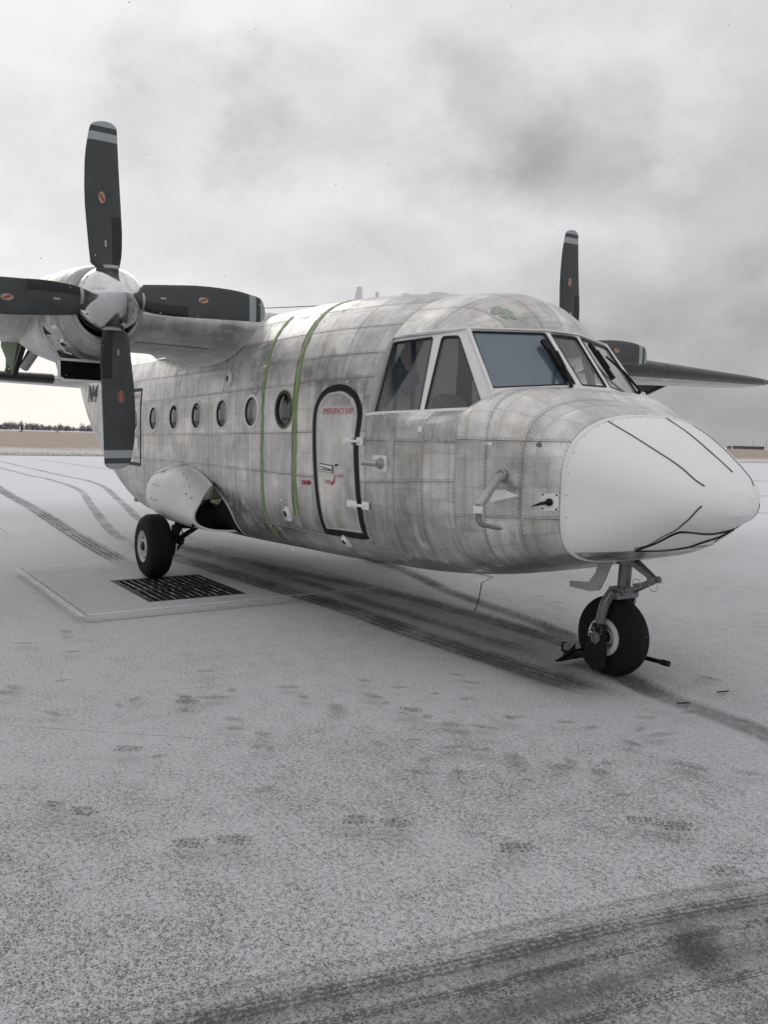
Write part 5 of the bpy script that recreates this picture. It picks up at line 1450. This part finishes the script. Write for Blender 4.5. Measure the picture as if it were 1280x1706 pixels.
ground_strip('track_and_band',[(-.5,-.1),(1.5,-.15),(3.2,-.12),(5.0,-.05)],.20,TML)
ground_strip('track_and_band',[(-40,5),(-22,6),(-12,8),(-5,13),(2,21)],.25,TML)
ground_strip('track_and_band',[(-14,18),(-7,22.5),(2,30)],.5,TML);ground_strip('track_and_band',[(-22,34),(-12,36),(-2,44)],.7,TML);ground_strip('track_and_band',[(-32,44),(-20,50),(-10,62)],.5,TML)
ground_strip('track_and_band',[(-34,6),(-30,20),(-33,60)],.5,TML)
ground_strip('track_and_band',[(-3,-.5),(0,-.2),(2.5,-.05),(4.4,-.1),(5.9,-.35)],1.3,TMF)  # wide faint dark band on the ground under the belly
# broad vehicle tracks in the foreground
for (o_,w_,m_) in [(.42,.95,TMF),(.0,.10,TM),(.13,.05,TM),(.24,.09,TML),(.36,.05,TM),(.52,.10,TML),(.66,.06,TM),(.80,.12,TML),(-.10,.05,TML)]:
    ground_strip('track_and_band',[(6.60+o_,-6.2),(7.0+o_,-4.6),(7.22+o_,-3.65),(7.36+o_,-3.1),(7.50+o_,-2.45),(7.72+o_,-1.7),(8.2+o_,-.4),(9.0+o_,1.3)],w_,m_)
def blob(name,x,y,rx,ry,ang,m):
    z=LV[0];LV[0]+=.00025;V=[];U=[]
    for i in range(5):
        for j in range(5):
            a,b=(i/4-.5)*2*rx,(j/4-.5)*2*ry;V.append((x+a*math.cos(ang)-b*math.sin(ang),y+a*math.sin(ang)+b*math.cos(ang),z));U.append((i/4,j/4))
    F=[(i*5+j,(i+1)*5+j,(i+1)*5+j+1,i*5+j+1) for i in range(4) for j in range(4)]
    return mesh(name,V,F,m,G0,False,{'uv':U})
blob('bare_patch',7.71,-2.36,.13,.17,.4,DM)
sm_=[[5.66,-1.74],[5.78,-1.6],[6.42,-1.66],[5.95,-1.92],[6.23,-1.77],[6.4,-1.55],[6.73,-1.07],[5.82,.45],[5.12,-2.83],[5.28,-2.73],[4.81,-2.23],[4.46,-2.86],[4.55,-2.72],[4.39,-3.61],[3.77,-3.71],[2.4,-3.08],[2.64,-3.44],[5.7,-2.27],[5.1,-2.16],[4.59,-2.22],[6.39,-1.08],[6.39,-.82],[6.96,-.9],[6.13,-2.31],[6.58,-1.54],[5.01,-1.85],[3.36,1.49],[3.05,1.55],[3.07,-3.19]]
for x,y in sm_: blob('scuff_mark',x,y,random.uniform(.07,.15),random.uniform(.04,.07),random.uniform(-.4,1.4),SMM)
for k in range(45):
    x=random.uniform(3.6,7.0);y=-2.2+(x-5.3)*.55+random.gauss(0,.75);blob('scuff_mark',x,y,random.uniform(.04,.11),random.uniform(.025,.05),random.uniform(0,3),SMM)
# boot prints with separate tread lugs
PM=decal_mat('boot_print',(.028,.028,.028),.85,'blob',60.)
m_,t_=mat('boot_print_lug');pp_=t_.new('ShaderNodeNewGeometry').outputs['Position'];al=t_.map(t_.noise(pp_,120.,3,.7),.40,.56,0,.8)
pr_=princ(t_,(.06,.06,.06),.8,alpha=al);LUG=m_
def bootprint(x,y,ang,st=1.):
    z=LV[0]+.001;V=[];F=[]
    def tr(a,b):return (x+a*math.cos(ang)-b*math.sin(ang),y+a*math.sin(ang)+b*math.cos(ang),z)
    for i in range(6):
        a=-.06+.12*i/5
        for b0 in(-.044,-.016,.012):
            if random.random()<.2:continue
            q=b0+random.uniform(-.004,.004);a2=a+random.uniform(-.003,.003);wd=random.uniform(.016,.024);ln=random.uniform(.005,.009);b=len(V)
            V+=[tr(a2-ln,q),tr(a2+ln,q+.002),tr(a2+ln,q+wd),tr(a2-ln,q+wd)];F.append((b,b+1,b+2,b+3))
    return mesh('footprint',V,F,LUG,G0)
for (x,y) in [[6.25,-3.52],[6.32,-3.36],[6.42,-2.85],[6.53,-2.73],[7.06,-1.81],[7.17,-1.72],[7.5,-1.88],[6.95,-2.44],[5.77,-3.8],[5.64,-3.9],[5.38,-1.82],[5.17,-3.43],[3.9,-3.8],[4.6,-2.9]]:
    bootprint(x,y,random.choice([1.0,.95,1.15,.85])+random.uniform(-.15,.15));blob('scuff_mark',x,y,.085,.065,1.0,SMM)
for x,y,a in((6.05,-.15,.9),(6.03,.3,1.1)):
    mb=MB();mb.bar((x-.03*math.cos(a),y-.05*math.sin(a),.02),(x+.03*math.cos(a),y+.05*math.sin(a),.02),.012,.006);o=mb.build('twig',M['darkmetal'],G0)
# slab joints and snow ridges
def joint(p,q_,w=.05,ridge=True,off=.04):
    ground_strip('slab_joint',[p,q_],w*.55,JM,fade=False,sm=False)
    if ridge:
        d=Vector((q_[0]-p[0],q_[1]-p[1],0)).normalized();n=Vector((-d.y,d.x,0))*off
        ground_strip('snow_ridge',[(p[0]+n.x,p[1]+n.y),(q_[0]+n.x,q_[1]+n.y)],w*1.7,RM_,fade=False,sm=False)
joint((-.86,-2.80),(2.0,-2.80),.06,True,-.05);joint((2.0,-2.80),(2.0,.22),.05,True,.04);joint((-.86,.22),(-.86,-2.80),.05,True,-.03);joint((-.86,.22),(2.0,.22),.04,False)
joint((3.6,-5.0),(5.3,-3.0),.015,False)
joint((-12,-2.2),(-4.2,-2.35),.04,False)
# ------------------------------------------------------------------ grass field and far land
m,t=mat('dry_grass_with_snow');pos=t.new('ShaderNodeNewGeometry').outputs['Position'];P=t.xyz(pos)
a=t.noise(t.vm('MULTIPLY',pos,(.5,.14,1)),1.4,6,.65);b=t.noise(pos,7.,4,.7);e=t.map(t.m('MULTIPLY',P[0],-1.),45.,75.,.30,-.06)
far_=t.map(t.m('MULTIPLY',P[0],-1.),420.,700.,0.,.05)
s=t.map(t.m('ADD',t.m('ADD',t.m('MULTIPLY',a,.7),t.m('MULTIPLY',b,.3)),t.m('ADD',e,far_)),.47,.66,0,.85,True)
gc=t.mix(t.map(b,.3,.7,0,1),(.30,.25,.19),(.48,.41,.34));c=t.mix(s,gc,(.68,.67,.67));princ(t,c,.9,0,t.bump(b,.5,.1),spec=.1)
GF=ring_sheet('grass_field',-640,-45.5,-1500,1900,.03,m);tag(GF,kind='structure')
# ragged snowy fringe of grass along the apron edge
mb=MB()
for k in range(5000):
    y=random.uniform(-8,125) if k<3600 else random.uniform(3,14);x=-45.4-abs(random.gauss(0,3.2));h=random.uniform(.04,.13);a=random.uniform(0,3.14);w=random.uniform(.01,.03)
    dx,dy=w*math.cos(a),w*math.sin(a);mb.add([(x-dx,y-dy,.02),(x+dx,y+dy,.02),(x+random.uniform(-.1,.1),y+random.uniform(-.1,.1),h)],[(0,1,2)])
dg=mesh('dry_grass',mb.V,mb.F,simple('dry_grass_blade',(.42,.36,.28),.9));tag(dg,'dry tan grass growing along the far edge of the snowy apron','grass','stuff')
# bare winter wood on the horizon
WM=simple('bare_wood_haze',(.40,.385,.395),.95,0,.12,.2)  # wood colour paled, distance haze is mixed into it
V=[];F=[]
def tri(a,b,c):
    k=len(V);V.extend([a,b,c]);F.append((k,k+1,k+2))
rr=random.Random(3)
for k in range(460):
    t_=rr.random();y=95+t_*360;x=-905-rr.uniform(0,45)
    hh=(.62+.30*abs(math.sin(y*.043)+.5*math.sin(y*.117+1)))*.85*(15-8.5*((y-110)/260.))*rr.uniform(.55,1.15) if y<330 else 4.6*rr.uniform(.7,1.2)
    if rr.random()<.04:hh*=1.35
    w=hh*rr.uniform(.28,.45)
    tri((x,y-.25,0),(x,y+.25,0),(x,y,hh*.95))
    for j in range(30):
        z0=hh*rr.uniform(.08,.55);a=rr.uniform(-1,1);L=hh*rr.uniform(.2,.5);ex=y+a*w;ez=min(hh,z0+L*(1-.4*abs(a)));th=rr.uniform(.04,.16)
        tri((x+rr.uniform(-3,3),y+a*w*.15-th,z0),(x+rr.uniform(-3,3),y+a*w*.15+th,z0),(x+rr.uniform(-3,3),ex,ez))
    for j in range(10):
        yy=y+rr.uniform(-w,w);zz=rr.uniform(0,hh*.45);s=rr.uniform(.4,1.1);tri((x,yy-s,zz),(x,yy+s,zz),(x,yy+rr.uniform(-s,s),zz+s*1.4))
wd=mesh('bare_woodland',V,F,WM);tag(wd,'grey bare winter trees in a long line on the left horizon','trees','stuff')
# upright markers by the far runway
def azp(u,d):  # ground point seen at a given bearing from the apron corner, distance d
    return u
for (x,y,h,r,lab) in((-452,82.0,3.3,.62,'taller black and white upright marker standing on the far snowy grass at left'),(-452,99.7,1.55,.42,'short black and white marker nearer the aeroplane tail on the far grass')):
    k=thing('runway_marker',lab,'marker',(x,y,0.03),'markers beside the far runway')
    mb=MB();mb.lathe((0,0,0),(0,0,1),[(0,r*.9),(.1,r),(h*.85,r),(h*.96,r*.8),(h,.01)],16,cap0=True)
    o=mb.build('marker_body',M['black'],k,True)
    mb=MB();n=9
    V2=[(1.03*r*math.cos(a)*1.0,1.03*r*math.sin(a),z) for z in(.35,h*.85) for a in [math.pi*(1.42+.5*i/(n-1))*1.0+0.0 for i in range(n)]]
    mb.add(V2,[(i,i+1,n+i+1,n+i) for i in range(n-1)]);mb.build('white_band',M['white'],k,True)
# low hangar on the right horizon
ux=Vector((-.5716,.8205,0))
hb=thing('hangar','long low brown hangar far away on the right horizon','building',(0,0,0))
D=1200;side_=Vector((ux.y,-ux.x,0))
def hp(d,s,z):return Vector((9.25,-4.69,0))+ux*d+side_*s+Vector((0,0,z))
HM=simple('brown_hangar_wall',(.15,.125,.125),.85,0,.05,.1)  # brown lightened to put distance haze into the colour
def hbox(s0,s1,z0,z1,d,dep=10):
    return [hp(d,s0,z0),hp(d,s1,z0),hp(d,s1,z1),hp(d,s0,z1),hp(d+dep,s0,z0),hp(d+dep,s1,z0),hp(d+dep,s1,z1),hp(d+dep,s0,z1)],[(0,1,2,3),(4,7,6,5),(0,4,5,1),(1,5,6,2),(2,6,7,3),(3,7,4,0)]
HS=30
mb=MB();mb.add(*hbox(HS+5,HS+43,0,3.5,D));mb.build('wall',HM,hb)
mb=MB();mb.add(*hbox(HS+4.5,HS+43.5,3.5,4.1,D-.5,11));mb.build('roof',simple('hangar_roof',(.15,.135,.14),.8,0,.05,.1),hb)
mb=MB()
for k in range(7):mb.add(*hbox(HS+8+k*5,HS+8.3+k*5,0,3.5,D-.3,.4))
mb.build('wall_rib',HM,hb)
sh=thing('shed','small dark shed left of the long hangar on the right horizon','building');mb=MB();mb.add(*hbox(HS-2,HS+3.5,0,3.2,D));mb.build('wall',HM,sh);mb=MB();mb.add(*hbox(HS-2.3,HS+3.8,3.2,3.6,D-.3,10.6));mb.build('roof',HM,sh)
PMt=simple('mast_metal',(.16,.16,.17),.7)
for (s_,h_,lab) in((HS+29.5,15,'tall thin mast standing behind the hangar'),(HS+45,11.5,'thin lamp mast at the right end of the hangar')):
    k=thing('mast',lab,'mast',hp(D-4,s_,0));mb=MB();mb.tube([(0,0,0),(0,0,h_)],[.28,.16],6);mb.build('pole',PMt,k)
    mb=MB();mb.bar(side_*-1.2+Vector((0,0,h_-.3)),side_*1.6+Vector((0,0,h_-.3+(1.2 if h_>12 else 0))),.3,.3);mb.build('crossarm',PMt,k)
# drifting snowflakes
mb=MB();rr=random.Random(11)
for k in range(260):
    d=rr.uniform(1.6,6.5);a=Vector((9.25,-4.69,1.65))+(Fv*1.0+Rv*rr.uniform(-.5,.5)+Uv*rr.uniform(-.62,.62))*d;r=rr.uniform(.0012,.0028)
    if a.z<.05:continue
    o_=[(r,0,0),(-r,0,0),(0,r,0),(0,-r,0),(0,0,r),(0,0,-r)];mb.add([a+Vector(q_) for q_ in o_],[(0,2,4),(2,1,4),(1,3,4),(3,0,4),(2,0,5),(1,2,5),(3,1,5),(0,3,5)])
fm,t=mat('snow_crystal');d1=t.new('ShaderNodeBsdfDiffuse');d1.inputs[0].default_value=(.95,.95,.95,1);d2=t.new('ShaderNodeBsdfTranslucent');d2.inputs[0].default_value=(.98,.98,.98,1);mx=t.new('ShaderNodeMixShader');mx.inputs[0].default_value=.5;t.l.new(d1.outputs[0],mx.inputs[1]);t.l.new(d2.outputs[0],mx.inputs[2]);t.l.new(mx.outputs[0],t.o)
fl=mesh('snowflakes',mb.V,mb.F,fm);tag(fl,'tiny falling snowflakes drifting in the air in front of the aeroplane','snow','stuff')
